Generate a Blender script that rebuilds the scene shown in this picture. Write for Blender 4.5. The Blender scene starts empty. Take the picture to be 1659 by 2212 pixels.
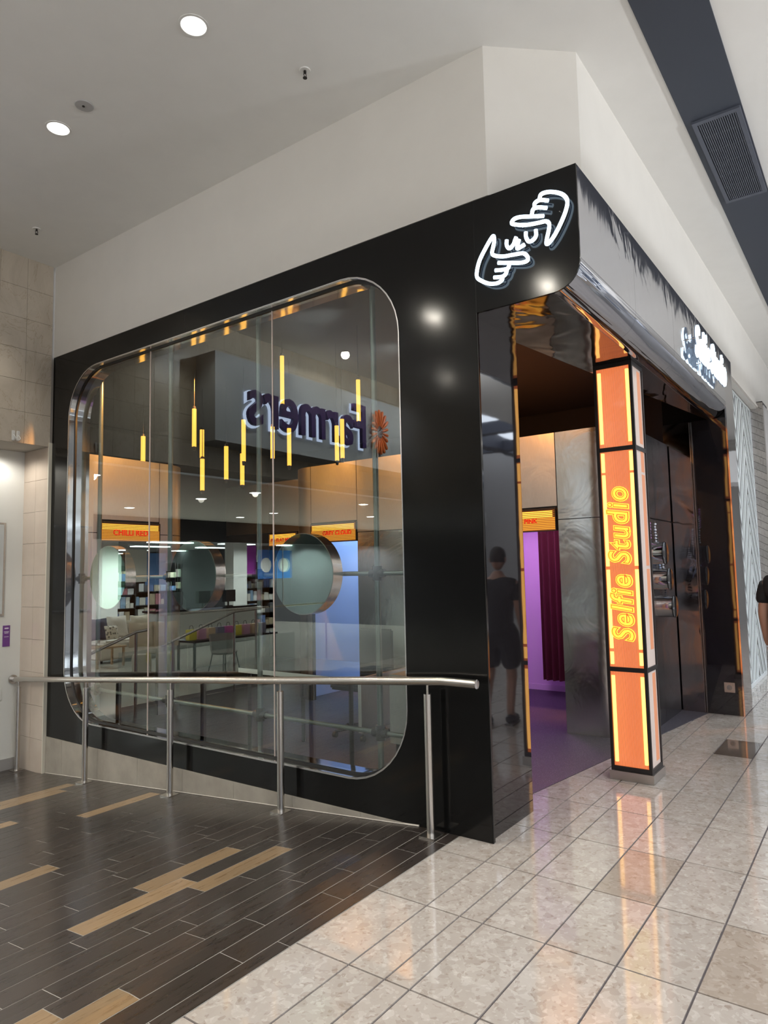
import bpy, bmesh, math, random
from mathutils import Vector, Matrix
random.seed(7)
PI = math.pi
C = bpy.context.scene.collection
S = bpy.context.scene

# ---------------------------------------------------------------- camera
cam = bpy.data.cameras.new('camera'); co = bpy.data.objects.new('camera', cam); C.objects.link(co)
cam.sensor_fit = 'VERTICAL'; cam.sensor_height = 36; cam.sensor_width = 27
cam.lens = 1479.84 / 2212 * 36; cam.clip_start = .02; cam.clip_end = 300
yaw, pitch, roll = .6278, .0848, -.0203
f_ = Vector((math.cos(pitch)*math.cos(yaw), math.cos(pitch)*math.sin(yaw), math.sin(pitch)))
r_ = Vector((math.sin(yaw), -math.cos(yaw), 0)); u_ = r_.cross(f_)
r2 = math.cos(roll)*r_ + math.sin(roll)*u_; u2 = -math.sin(roll)*r_ + math.cos(roll)*u_
mw = Matrix((r2, u2, -f_)).transposed().to_4x4(); mw.translation = Vector((-3.5805, -1.8814, 1.55))
co.matrix_world = mw
S.camera = co

# ---------------------------------------------------------------- world and light
w = bpy.data.worlds.new('sky'); S.world = w; w.use_nodes = True
w.node_tree.nodes['Background'].inputs[0].default_value = (.80, .88, 1, 1)
w.node_tree.nodes['Background'].inputs[1].default_value = 4.2
S.view_settings.view_transform = 'Standard'; S.view_settings.look = 'None'
S.view_settings.gamma = 1; S.view_settings.exposure = 0.18
try: S.view_settings.use_curve_mapping = False
except Exception: pass
S.cycles.max_bounces = 8; S.cycles.glossy_bounces = 6; S.cycles.transparent_max_bounces = 12
S.cycles.caustics_reflective = False; S.cycles.caustics_refractive = False
S.cycles.sample_clamp_indirect = 4

def area(loc, size, sizey, power, col, rot=(0, 0, 0), spread=180):
    l = bpy.data.lights.new('ceiling_lamp', 'AREA'); l.shape = 'RECTANGLE'; l.size = size; l.size_y = sizey
    l.energy = power; l.color = col; l.spread = math.radians(spread)
    o = bpy.data.objects.new('ceiling_lamp', l); o.location = loc; o.rotation_euler = rot; C.objects.link(o); return o
def spot(loc, power, col, ang=90, blend=.5, rot=(0, 0, 0), r=.05):
    l = bpy.data.lights.new('spot_lamp', 'SPOT'); l.energy = power; l.color = col
    l.spot_size = math.radians(ang); l.spot_blend = blend; l.shadow_soft_size = r
    o = bpy.data.objects.new('spot_lamp', l); o.location = loc; o.rotation_euler = rot; C.objects.link(o); return o
WARM = (1, .93, .80)
# small round lamps: walkway ones added, ramp ones placed from their reflections
for x, y in ((-2.2, -2.2), (.6, -2.2), (3.4, -2.2), (6.2, -2.2), (9.4, -2.2)): spot((x, y, 4.70), 88, (1, .96, .91), 150, .8, r=.06)
for x, y in ((-3.56, .97), (-3.56, 2.47), (-3.9, 4.29), (-5.98, 3.73)): spot((x, y, 4.70), 120, WARM, 160, .8, r=.06)
for x, y, z in ((-7.5, -1.2, 3.3), (-7.0, 1.8, 3.4), (-3.0, -4.5, 3.6)): spot((x, y, z), 120, (1, .96, .90), 180, .1, (PI, 0, 0), r=.05)   # unseen upward lamps added behind the camera to brighten ceiling and walls
for x, y, z in ((1.2, -3.9, 3.9), (5.6, -3.9, 3.9)): spot((x, y, z), 150, (.96, .98, 1), 180, .1, (PI, 0, 0), r=.05)  # added upward lamps that brighten the walkway ceiling and the fascia
# shop interior: added amber lamps tint the steel walls; lilac booth, blue booth
for x, y in ((1.75, .9), (1.75, 1.9), (1.75, 2.9), (1.75, 3.8)): spot((x, y, 3.70), 430, (1, .40, .10), 66, .5, (0, -.84, 0), r=.04)
for x in (.45, 1.05): spot((x, 3.75, 3.70), 380, (1, .42, .11), 62, .5, (.84, 0, 0), r=.04)
spot((2.7, 5.1, 3.70), 150, (1, .42, .11), 62, .5, (0, -.75, 0), r=.04)
for x, y in ((-.35, 5.12), (-1.3, 5.12)): spot((x, y, 2.84), 13, (1, .94, .85), 160, .6, r=.05)  # unseen lamps added to brighten the passage tiles and wall
spot((3.4, 1.3, 2.47), 95, (.88, .42, 1), 170, .4, r=.12)
spot((3.7, 3.35, 2.47), 75, (.42, .60, 1), 170, .4, r=.12)

# ---------------------------------------------------------------- materials
MATS = {}
def mat(name, col=(.8, .8, .8), rough=.5, metal=0, ior=1.5, emit=None, es=1, coat=0, spec=.5, alpha=None):
    m = bpy.data.materials.new(name); m.use_nodes = True; b = m.node_tree.nodes['Principled BSDF']
    b.inputs['Base Color'].default_value = (*col, 1); b.inputs['Roughness'].default_value = rough
    b.inputs['Metallic'].default_value = metal; b.inputs['IOR'].default_value = ior
    b.inputs['Specular IOR Level'].default_value = spec; b.inputs['Coat Weight'].default_value = coat
    b.inputs['Coat Roughness'].default_value = .04
    if emit: b.inputs['Emission Color'].default_value = (*emit, 1); b.inputs['Emission Strength'].default_value = es
    MATS[name] = m; return m
def nd(m, t, **kw):
    n = m.node_tree.nodes.new(t)
    for k, v in kw.items():
        if k in n.inputs: n.inputs[k].default_value = v
        else: setattr(n, k, v)
    return n
def lk(m, a, b): m.node_tree.links.new(a, b)
def bs(m): return m.node_tree.nodes['Principled BSDF']
def pos(m, scale=(1, 1, 1)):
    g = nd(m, 'ShaderNodeNewGeometry'); mp = nd(m, 'ShaderNodeMapping'); mp.inputs['Scale'].default_value = scale
    lk(m, g.outputs['Position'], mp.inputs['Vector']); return mp.outputs[0]
def noise(m, vec, scale, detail=4, rough=.6, dist=0):
    n = nd(m, 'ShaderNodeTexNoise'); n.inputs['Scale'].default_value = scale; n.inputs['Detail'].default_value = detail
    n.inputs['Roughness'].default_value = rough; n.inputs['Distortion'].default_value = dist
    lk(m, vec, n.inputs['Vector']); return n
def ramp(m, fac, stops):
    r = nd(m, 'ShaderNodeValToRGB'); e = r.color_ramp.elements
    while len(e) < len(stops): e.new(.5)
    for k, (p, c) in enumerate(stops): e[k].position = p; e[k].color = (*c, 1) if len(c) == 3 else c
    lk(m, fac, r.inputs[0]); return r.outputs[0]
def mix(m, fac, a, b, mode='MIX'):
    x = nd(m, 'ShaderNodeMix'); x.data_type = 'RGBA'; x.blend_type = mode
    for s, v in ((0, fac), (6, a), (7, b)):
        if hasattr(v, 'is_linked') or hasattr(v, 'links'): lk(m, v, x.inputs[s])
        elif isinstance(v, tuple): x.inputs[s].default_value = (*v, 1)
        else: x.inputs[s].default_value = v
    return x.outputs[2]
def bump(m, h, strength, dist=.01):
    b = nd(m, 'ShaderNodeBump'); b.inputs['Strength'].default_value = strength; b.inputs['Distance'].default_value = dist
    lk(m, h, b.inputs['Height']); lk(m, b.outputs[0], bs(m).inputs['Normal'])

def m_paint(name, col, rough=.6):
    m = mat(name, col, rough); n = noise(m, pos(m), 3.5, 3); 
    lk(m, ramp(m, n.outputs[0], [(.3, tuple(c*.965 for c in col)), (.7, col)]), bs(m).inputs['Base Color'])
    n2 = noise(m, pos(m), 160, 2); bump(m, n2.outputs[0], .08, .002); return m
WALLW = m_paint('white_wall_paint', (.72, .70, .66)); CEIL = m_paint('ceiling_paint', (.80, .80, .78), .75)
INNERW = m_paint('cool_white_paint', (.74, .75, .72))
BEAM = m_paint('charcoal_paint', (.038, .046, .066), .55)
SLATM = mat('charcoal_metal', (.09, .10, .13), .5, .1); VOID = mat('dark_void', (.004, .004, .004), .9)

BLK = mat('black_gloss_cladding', (.006, .006, .006), .12, spec=.30, coat=0); 
n = noise(BLK, pos(BLK, (1, 1, 1)), 2.2, 2); bump(BLK, n.outputs[0], .05, .02)
BLK2 = mat('black_mirror_laminate', (.012, .011, .013), .035, ior=1.7, coat=.35)
n = noise(BLK2, pos(BLK2), 2.5, 2); bump(BLK2, n.outputs[0], .06, .015)
CHR = mat('wavy_polished_steel', (.62, .62, .65), .06, 1)
n = noise(CHR, pos(CHR, (1.0, 1, .8)), 1.7, 3, .6, .6); n2 = noise(CHR, pos(CHR, (7, 7, .9)), 3.0, 3)
a = nd(CHR, 'ShaderNodeMath', operation='MULTIPLY_ADD'); lk(CHR, n2.outputs[0], a.inputs[0]); a.inputs[1].default_value = .06; lk(CHR, n.outputs[0], a.inputs[2])
bump(CHR, a.outputs[0], .16, .05)
CHR2 = mat('mirror_steel', (.62, .60, .60), .08, 1); n = noise(CHR2, pos(CHR2), 2.5, 2); bump(CHR2, n.outputs[0], .12, .02)
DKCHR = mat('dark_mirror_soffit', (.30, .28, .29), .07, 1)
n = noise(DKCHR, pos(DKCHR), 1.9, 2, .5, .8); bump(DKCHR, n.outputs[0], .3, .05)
def m_brushed(name, col, rough, wav=.14):
    m = mat(name, col, rough, 1)
    n = noise(m, pos(m, (1, 1, .9)), 2.4, 3, .55, 1.2); n2 = noise(m, pos(m, (60, 60, 1.5)), 9, 2)
    a = nd(m, 'ShaderNodeMath', operation='MULTIPLY_ADD'); lk(m, n2.outputs[0], a.inputs[0]); a.inputs[1].default_value = .012; lk(m, n.outputs[0], a.inputs[2])
    bump(m, a.outputs[0], wav, .05)
    lk(m, ramp(m, n2.outputs[0], [(.3, tuple(c*.85 for c in col)), (.7, col)]), bs(m).inputs['Base Color']); return m
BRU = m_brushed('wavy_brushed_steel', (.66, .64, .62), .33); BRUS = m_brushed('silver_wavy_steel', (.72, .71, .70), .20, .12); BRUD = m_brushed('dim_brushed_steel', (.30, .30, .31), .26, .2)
SST = mat('satin_stainless', (.62, .59, .55), .24, 1); n = noise(SST, pos(SST, (90, 90, 2)), 6, 2); bump(SST, n.outputs[0], .05, .002)
ALU = mat('brushed_aluminium', (.55, .52, .49), .33, 1)
BLKM = mat('matt_black_frame', (.012, .009, .009), .42); BLKI = mat('black_interior', (.006, .005, .006), .7)
GASK = mat('black_gasket', (.01, .01, .01), .5); POLE = mat('grey_tube', (.20, .23, .22), .3, .8)
SEAM = mat('bright_seam', (.75, .62, .58), .3, .2)

GL = bpy.data.materials.new('window_glass'); GL.use_nodes = True
t = GL.node_tree; t.nodes.remove(t.nodes['Principled BSDF']); out = t.nodes['Material Output']
lw = t.nodes.new('ShaderNodeLayerWeight'); lw.inputs[0].default_value = .5
tr = t.nodes.new('ShaderNodeBsdfTransparent'); tr.inputs[0].default_value = (.78, .84, .81, 1)
gs = t.nodes.new('ShaderNodeBsdfGlossy'); gs.inputs['Roughness'].default_value = 0; gs.inputs[0].default_value = (.95, 1, .98, 1)
pw = t.nodes.new('ShaderNodeMath'); pw.operation = 'POWER'; pw.inputs[1].default_value = 4
mx = t.nodes.new('ShaderNodeMixShader'); mu = t.nodes.new('ShaderNodeMath'); mu.operation = 'MULTIPLY_ADD'; mu.inputs[1].default_value = .75; mu.inputs[2].default_value = .15
t.links.new(lw.outputs['Facing'], pw.inputs[0]); t.links.new(pw.outputs[0], mu.inputs[0]); t.links.new(mu.outputs[0], mx.inputs[0]); t.links.new(tr.outputs[0], mx.inputs[1]); t.links.new(gs.outputs[0], mx.inputs[2]); t.links.new(mx.outputs[0], out.inputs[0])
GL2 = mat('green_glass', (.55, .72, .66), .03, 0); bs(GL2).inputs['Alpha'].default_value = .22

# floor stone
STONE = mat('terrazzo_tile', (.6, .52, .45), .09, ior=1.55, coat=.55)
p = pos(STONE); nz = noise(STONE, p, 9, 3)
wv = nd(STONE, 'ShaderNodeVectorMath', operation='MULTIPLY_ADD'); lk(STONE, nz.outputs[1], wv.inputs[0]); wv.inputs[1].default_value = (.09, .09, .09); lk(STONE, p, wv.inputs[2])
vo = nd(STONE, 'ShaderNodeTexVoronoi'); vo.inputs['Scale'].default_value = 26; lk(STONE, wv.outputs[0], vo.inputs['Vector'])
vs = nd(STONE, 'ShaderNodeTexVoronoi'); vs.inputs['Scale'].default_value = 75; lk(STONE, wv.outputs[0], vs.inputs['Vector'])
sx = nd(STONE, 'ShaderNodeSeparateColor'); lk(STONE, vo.outputs['Color'], sx.inputs[0])
sx2 = nd(STONE, 'ShaderNodeSeparateColor'); lk(STONE, vs.outputs['Color'], sx2.inputs[0])
base = ramp(STONE, noise(STONE, p, 5, 4).outputs[0], [(.3, (.44, .385, .345)), (.7, (.53, .475, .425))])
chips = ramp(STONE, sx.outputs[0], [(0, (.34, .28, .235)), (.09, (.34, .28, .235)), (.12, (.46, .41, .365)), (.72, (.49, .44, .395)), (.80, (.58, .53, .485)), (1, (.66, .62, .58))])
chips2 = ramp(STONE, sx2.outputs[0], [(0, (.30, .24, .195)), (.07, (.30, .24, .195)), (.1, (.47, .42, .375)), (.85, (.49, .445, .40)), (.93, (.64, .60, .56))])
c1 = mix(STONE, .62, base, chips); c2 = mix(STONE, .4, c1, chips2)
oi = nd(STONE, 'ShaderNodeObjectInfo'); rr = ramp(STONE, oi.outputs['Random'], [(0, (.93, .93, .93)), (.9, (1.02, 1.02, 1.02))])
lk(STONE, mix(STONE, 1.0, c2, rr, 'MULTIPLY'), bs(STONE).inputs['Base Color'])
STONE2 = STONE.copy(); STONE2.name = 'brown_terrazzo_tile'
def recol(m, f):
    for nn in m.node_tree.nodes:
        if nn.type == 'VALTORGB' and nn.color_ramp.elements[0].color[0] < .9:
            for e in nn.color_ramp.elements:
                c = e.color; e.color = (c[0]*f[0], c[1]*f[1], c[2]*f[2], 1)
recol(STONE2, (.86, .81, .76)); STONE3 = STONE.copy(); STONE3.name = 'dark_terrazzo_tile'; recol(STONE3, (.30, .27, .25))
GROUT = mat('grey_grout', (.11, .095, .10), .8); GROUTL = mat('light_grout', (.40, .38, .35), .7)

def m_wood(name, a, b):
    m = mat(name, a, .28, coat=.35); bs(m).inputs['Coat Roughness'].default_value = .13; oi = nd(m, 'ShaderNodeObjectInfo')
    ad = nd(m, 'ShaderNodeVectorMath', operation='MULTIPLY_ADD'); g = nd(m, 'ShaderNodeNewGeometry')
    lk(m, oi.outputs['Random'], ad.inputs[0]); ad.inputs[1].default_value = (37, 17, 5); lk(m, g.outputs['Position'], ad.inputs[2])
    mp = nd(m, 'ShaderNodeMapping'); mp.inputs['Scale'].default_value = (1.2, 16, 4); lk(m, ad.outputs[0], mp.inputs[0])
    n = noise(m, mp.outputs[0], 3.2, 6, .7, .6)
    c = ramp(m, n.outputs[0], [(.28, a), (.55, b), (.8, tuple(x*1.15 for x in b))])
    r2_ = ramp(m, oi.outputs['Random'], [(0, (.82, .82, .82)), (1, (1.12, 1.1, 1.08))])
    lk(m, mix(m, 1.0, c, r2_, 'MULTIPLY'), bs(m).inputs['Base Color']); bump(m, n.outputs[0], .12, .003)
    lk(m, ramp(m, n.outputs[0], [(0, (.2, .2, .2)), (1, (.38, .38, .38))]), bs(m).inputs['Roughness']); return m
PLK = m_wood('dark_wood_plank', (.021, .016, .013), (.038, .030, .026)); GOLD = m_wood('golden_oak_plank', (.20, .128, .065), (.29, .195, .105))
BOARD = m_wood('grey_washed_board', (.27, .25, .235), (.34, .32, .30)); TABW = m_wood('pale_table_wood', (.30, .19, .10), (.42, .28, .16))

WT = mat('beige_marble_tile', (.5, .44, .36), .22, coat=.2); p = pos(WT, (1.3, 1.3, .5)); n = noise(WT, p, 3, 6, .65, 1.5); n2 = noise(WT, p, 1.5, 5, .6, 3.0)
cc = ramp(WT, n.outputs[0], [(.3, (.47, .415, .34)), (.7, (.58, .52, .435))])
vv = ramp(WT, n2.outputs[0], [(.49, (1, 1, 1)), (.5, (.80, .74, .67)), (.51, (1, 1, 1))])
lk(WT, mix(WT, .8, cc, vv, 'MULTIPLY'), bs(WT).inputs['Base Color'])
WT2 = mat('cream_wall_tile', (.62, .53, .44), .14, coat=.4); n = noise(WT2, pos(WT2), 2.5, 5); lk(WT2, ramp(WT2, n.outputs[0], [(.3, (.58, .49, .405)), (.7, (.65, .56, .475))]), bs(WT2).inputs['Base Color'])
BEI = mat('beige_skirting_tile', (.36, .33, .28), .45); n = noise(BEI, pos(BEI), 5, 6); lk(BEI, ramp(BEI, n.outputs[0], [(.3, (.30, .275, .235)), (.7, (.40, .37, .32))]), bs(BEI).inputs['Base Color'])
CARP = mat('dark_speckled_vinyl', (.05, .045, .06), .55); n = noise(CARP, pos(CARP), 190, 2, .5); lk(CARP, ramp(CARP, n.outputs[0], [(.35, (.028, .026, .036)), (.62, (.05, .047, .062)), (.72, (.28, .27, .32))]), bs(CARP).inputs['Base Color'])
PINKW = mat('lilac_wall', (.78, .62, .85), .7); BLUEW = mat('pale_blue_wall', (.6, .68, .85), .6)
CURT = mat('burgundy_velvet', (.075, .008, .012), .85); 
def em(name, col, s): return mat(name, (.02, .02, .02), .5, emit=col, es=s)
AMB = em('amber_tube', (1, .46, .06), 2.0); TUB = em('warm_column_tube', (1, .50, .12), 2.4); SAL = mat('orange_ribbed_panel', (.18, .08, .05), .25, emit=(1, .235, .065), es=.62, coat=.4)
YEL = em('yellow_neon', (1, .70, .06), 1.25); REDF = mat('red_letter_fill', (.5, .06, .02), .4, emit=(1, .13, .03), es=.62)
NEON = em('white_neon', (.62, .82, 1), 5.0); LAMPW = em('white_lamp', (1, .98, .93), 14); STRIP = em('strip_lamp', (.86, 1, .97), 9)
PEACH = em('peach_tube', (1, .40, .20), .62); FROST = mat('frosted_side_panel', (.50, .43, .40), .25, emit=(1, .80, .70), es=.22)
gY = nd(SAL, 'ShaderNodeNewGeometry'); sY = nd(SAL, 'ShaderNodeSeparateXYZ'); lk(SAL, gY.outputs['Position'], sY.inputs[0])
mY = nd(SAL, 'ShaderNodeMath', operation='MULTIPLY'); mY.inputs[1].default_value = 2*PI/.0075; lk(SAL, sY.outputs[1], mY.inputs[0])
s_Y = nd(SAL, 'ShaderNodeMath', operation='SINE'); lk(SAL, mY.outputs[0], s_Y.inputs[0])
a_Y = nd(SAL, 'ShaderNodeMath', operation='MULTIPLY_ADD'); lk(SAL, s_Y.outputs[0], a_Y.inputs[0]); a_Y.inputs[1].default_value = .14; a_Y.inputs[2].default_value = .66; lk(SAL, a_Y.outputs[0], bs(SAL).inputs['Emission Strength'])  # light and dark of the ribs put into the emission
BOXE = em('amber_header_glow', (1, .40, .04), 1.0); BOXD = em('dim_amber_louvre', (.75, .20, .015), .42); REDT = mat('red_sign_letter', (.35, .006, .004), .5, emit=(.6, .01, .005), es=.35)
PURP = mat('purple_letter', (.045, .02, .12), .35); HALO = em('pale_halo', (.65, .75, 1), 3.2); ORG = mat('orange_petal', (.75, .17, .04), .4)
SGREY = mat('grey_sign_face', (.42, .44, .46), .5); SCRW = mat('white_plastic', (.75, .75, .73), .4)
GREYTXT = mat('grey_print', (.35, .33, .38), .6); PURL = mat('purple_print', (.16, .05, .25), .5)

# ---------------------------------------------------------------- geometry helpers
def box(bm, x0, x1, y0, y1, z0, z1):
    vs = [bm.verts.new((x, y, z)) for x in (x0, x1) for y in (y0, y1) for z in (z0, z1)]
    for q in ((0, 1, 3, 2), (4, 6, 7, 5), (0, 4, 5, 1), (2, 3, 7, 6), (0, 2, 6, 4), (1, 5, 7, 3)): bm.faces.new([vs[i] for i in q])
def frame_axes(d):
    d = d.normalized(); a = Vector((0, 0, 1)) if abs(d.z) < .9 else Vector((1, 0, 0)); u = d.cross(a).normalized(); return u, d.cross(u).normalized()
def tube(bm, pts, r, n=12, cap=True, closed=False):
    pts = [Vector(p) for p in pts]; rings = []; N = len(pts); pu = None
    for i, p in enumerate(pts):
        a = pts[i-1] if (i > 0 or closed) else p; b = pts[(i+1) % N] if (i < N-1 or closed) else p
        d = (b-a).normalized()
        if pu is None: u, v = frame_axes(d)
        else: u = (pu - d*pu.dot(d)).normalized(); v = d.cross(u)
        pu = u; rr = r[i] if isinstance(r, (list, tuple)) else r
        rings.append([bm.verts.new(p + rr*(math.cos(2*PI*k/n)*u + math.sin(2*PI*k/n)*v)) for k in range(n)])
    for i in range(N if closed else N-1):
        A, B = rings[i], rings[(i+1) % N]
        for k in range(n): f = bm.faces.new((A[k], A[(k+1) % n], B[(k+1) % n], B[k])); f.smooth = True
    if cap and not closed: bm.faces.new(rings[0][::-1]); bm.faces.new(rings[-1])
def lathe(bm, prof, c, axis='z', n=28):
    rings = []
    for r, h in prof:
        ring = []
        for k in range(n):
            a = 2*PI*k/n; x, y = r*math.cos(a), r*math.sin(a)
            v = {'z': (x, y, h), 'x': (h, x, y), 'y': (y, h, x)}[axis]
            ring.append(bm.verts.new(Vector(v)+Vector(c)))
        rings.append(ring)
    for A, B in zip(rings, rings[1:]):
        for k in range(n): f = bm.faces.new((A[k], A[(k+1) % n], B[(k+1) % n], B[k])); f.smooth = True
    if prof[0][0] > 1e-5: bm.faces.new(rings[0][::-1])
    if prof[-1][0] > 1e-5: bm.faces.new(rings[-1])
def wpos(o):
    v = Vector((0, 0, 0)); q = o
    return Vector(q['_w']) if '_w' in q else v
def bmf(*boxes):
    bm = bmesh.new()
    for b in boxes: box(bm, *b)
    return bm
def mk(name, bm, m, parent=None, kind=None, label=None, cat=None, group=None, bevel=0, bottom=False):
    me = bpy.data.meshes.new(name)
    if isinstance(bm, bmesh.types.BMesh):
        bmesh.ops.remove_doubles(bm, verts=bm.verts, dist=1e-6)
        if bevel: bmesh.ops.bevel(bm, geom=list(bm.edges), offset=bevel, segments=2, affect='EDGES')
        bmesh.ops.recalc_face_normals(bm, faces=bm.faces)
        bm.to_mesh(me); bm.free(); me.set_sharp_from_angle(angle=math.radians(38))
    else: me = bm; me.name = name
    vs = [v.co for v in me.vertices]
    c = Vector([(min(v[i] for v in vs)+max(v[i] for v in vs))/2 for i in range(3)])
    me.transform(Matrix.Translation(-c))
    o = bpy.data.objects.new(name, me); C.objects.link(o)
    me.materials.clear(); me.materials.append(m)
    o['_w'] = list(c)
    if parent: o.parent = parent; o.location = c - Vector(parent['_w'])
    else: o.location = c
    tag(o, label, cat, group, kind); return o
def tag(o, label=None, cat=None, group=None, kind=None):
    if label: o['label'] = label
    if cat: o['category'] = cat
    if group: o['group'] = group
    if kind: o['kind'] = kind
    return o
def thing(name, loc, label=None, cat=None, group=None, kind=None):
    o = bpy.data.objects.new(name, None); C.objects.link(o); o.location = loc; o['_w'] = list(loc); o.empty_display_size = .1
    return tag(o, label, cat, group, kind)
def share(src, name, loc, parent, m=None):
    o = src.copy(); o.name = name; C.objects.link(o); o.parent = parent; o['_w'] = list(loc)
    o.location = Vector(loc) - Vector(parent['_w']) if parent else loc; return o
def dup(root, d, label=None, group=None, ang=0):
    def rec(o, par):
        c = o.copy(); C.objects.link(c)
        if par: c.parent = par
        for ch in list(o.children): rec(ch, c)
        return c
    kids = rec(root, None); kids.location = root.location + Vector(d); kids.rotation_euler.z = root.rotation_euler.z + ang
    if label: kids['label'] = label
    if group: kids['group'] = group
    return kids
def plate(loops, depth, M):
    """flat plate with holes from 2D loops; M maps (u,v,w) to the world, w from 0 to depth"""
    cu = bpy.data.curves.new('outline', 'CURVE'); cu.dimensions = '2D'; cu.fill_mode = 'BOTH'; cu.extrude = depth/2
    for L in loops:
        s = cu.splines.new('POLY'); s.points.add(len(L)-1); s.use_cyclic_u = True
        for q, (a, b) in zip(s.points, L): q.co = (a, b, 0, 1)
    o = bpy.data.objects.new('outline', cu); C.objects.link(o)
    dg = bpy.context.evaluated_depsgraph_get(); dg.update()
    me = bpy.data.meshes.new_from_object(o.evaluated_get(dg)); bpy.data.objects.remove(o); bpy.data.curves.remove(cu)
    me.transform(M @ Matrix.Translation((0, 0, depth/2))); return me
MYZ = Matrix(((0, 0, 1, 0), (1, 0, 0, 0), (0, 1, 0, 0), (0, 0, 0, 1)))      # u->Y v->Z w->X
MXZ = Matrix(((1, 0, 0, 0), (0, 0, -1, 0), (0, 1, 0, 0), (0, 0, 0, 1)))      # u->X v->Z w->-Y
MXY = Matrix.Identity(4)
def T(x=0, y=0, z=0): return Matrix.Translation((x, y, z))
def text(body, size, ext, M, bold=0, shear=0, width=None, spacing=1, align='CENTER'):
    cu = bpy.data.curves.new('letters', 'FONT'); cu.body = body; cu.size = size; cu.extrude = ext; cu.offset = bold; cu.shear = shear
    cu.align_x = align; cu.align_y = 'CENTER'; cu.space_character = spacing; cu.resolution_u = 4
    o = bpy.data.objects.new('letters', cu); C.objects.link(o)
    dg = bpy.context.evaluated_depsgraph_get(); dg.update()
    me = bpy.data.meshes.new_from_object(o.evaluated_get(dg)); bpy.data.objects.remove(o)
    if width:
        xs = [v.co.x for v in me.vertices]; k = width/(max(xs)-min(xs)); me.transform(Matrix.Diagonal((k, 1, 1, 1)))
    me.transform(M); return me
def rrect(u0, u1, v0, v1, r, n=10):
    L = []
    for cx, cy, a0 in ((u1-r, v0+r, -PI/2), (u1-r, v1-r, 0), (u0+r, v1-r, PI/2), (u0+r, v0+r, PI)):
        for k in range(n+1): a = a0 + PI/2*k/n; L.append((cx+r*math.cos(a), cy+r*math.sin(a)))
    return L
def clipu(L, lo, hi):
    def cl(P, ins, cut):
        o = []
        for a, b in zip(P, P[1:]+P[:1]):
            if ins(a): o.append(a)
            if ins(a) != ins(b): t_ = (cut-a[0])/(b[0]-a[0]); o.append((cut, a[1]+t_*(b[1]-a[1])))
        return o
    return cl(cl(L, lambda q: q[0] >= lo, lo), lambda q: q[0] <= hi, hi)
def smooth(P, n=6, closed=False):
    P = [Vector(p) for p in P]; o = []; N = len(P)
    for i in range(N-1):
        p0, p1, p2, p3 = P[max(i-1, 0)], P[i], P[i+1], P[min(i+2, N-1)]
        for k in range(n):
            t_ = k/n; o.append(.5*((2*p1)+(p2-p0)*t_+(2*p0-5*p1+4*p2-p3)*t_*t_+(3*p1-p0-3*p2+p3)*t_**3))
    o.append(P[-1]); return o
def rampz(y): return 0 if y < .5 else max(-.36, -.08*(y-.5))

# ================================================================ STRUCTURE
ZC = 4.74
# ---- mall floor: slab with terrazzo tiles
fl = mk('floor', bmf((-14, 16, -9, .22, -.12, -.006), (0, 16, .22, 9, -.12, -.006)), GROUT, kind='structure')
g = .0042
ye = [.22, -.065, -.24, -.355, -.6455, -.936, -1.2265, -1.517, -1.8075]
px = .573; x0 = -.805
tiles = {}
special = {(6, 4): STONE3, (1, 4): STONE2, (0, 6): STONE2}
for j in range(len(ye)-1):
    y1, y0_ = ye[j], ye[j+1]
    for i in range(-4, 15):
        xa = x0+px*i; xb = xa+px
        if i == -4 and j < 0: continue
        if j == 0 and xa > 2.2: continue
        key = round(y1-y0_, 3)
        mm = special.get((i, j), STONE)
        if (key, mm.name) not in tiles:
            tiles[(key, mm.name)] = mk('tile', bmf((xa+g, xb-g, y0_+g, y1-g, -.006, 0)), mm, fl)
        else: share(tiles[(key, mm.name)], 'tile', ((xa+xb)/2, (y0_+y1)/2, -.003), fl)
bm = bmesh.new()
for i in range(-21, 30):
    for j in range(0, 24):
        y1 = -1.8075-.2905*j; box(bm, x0+px*i+g, x0+px*(i+1)-g, y1-.2905+g, y1-g, -.006, 0)
for i in list(range(-21, -4))+list(range(15, 28)):
    for j in range(len(ye)-1): box(bm, x0+px*i+g, x0+px*(i+1)-g, ye[j+1]+g, ye[j]-g, -.006, 0)
mk('distant_tile', bm, STONE, fl, kind='stuff')

# ---- wooden ramp beside the shop
def yzprism(bm, x0_, x1_, ys, t, e=0):
    top = [(y, rampz(y)+e) for y in ys]
    for (ya, za), (yb, zb) in zip(top, top[1:]):
        v = [bm.verts.new(q) for q in ((x0_, ya, za-t), (x1_, ya, za-t), (x1_, yb, zb-t), (x0_, yb, zb-t), (x0_, ya, za), (x1_, ya, za), (x1_, yb, zb), (x0_, yb, zb))]
        for q in ((0, 3, 2, 1), (4, 5, 6, 7), (0, 1, 5, 4), (1, 2, 6, 5), (2, 3, 7, 6), (3, 0, 4, 7)): bm.faces.new([v[i] for i in q])
bm = bmesh.new(); yzprism(bm, -14, 0, [.22, .5, 5.0, 7.0], .12, -.0012)
rf = mk('floor.001', bm, GROUTL, kind='structure')
pitch_ = .1378; rows = []; y = .431-pitch_
rows.append((.22, .431-pitch_))
while y < 6.9: rows.append((y, y+pitch_)); y += pitch_
L = .631
goldX = {2: [-1.98-L], 3: [-2.197-L], 6: [-.598-L], 7: [-1.165-L], 8: [-.73-L], 14: [-1.375-L], 20: [-.09-L], 23: [-1.0-L], 27: [-.325-L], 28: [-.17-L]}
protop = {}
bmS = bmesh.new(); rnd = random.Random(3)
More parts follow.
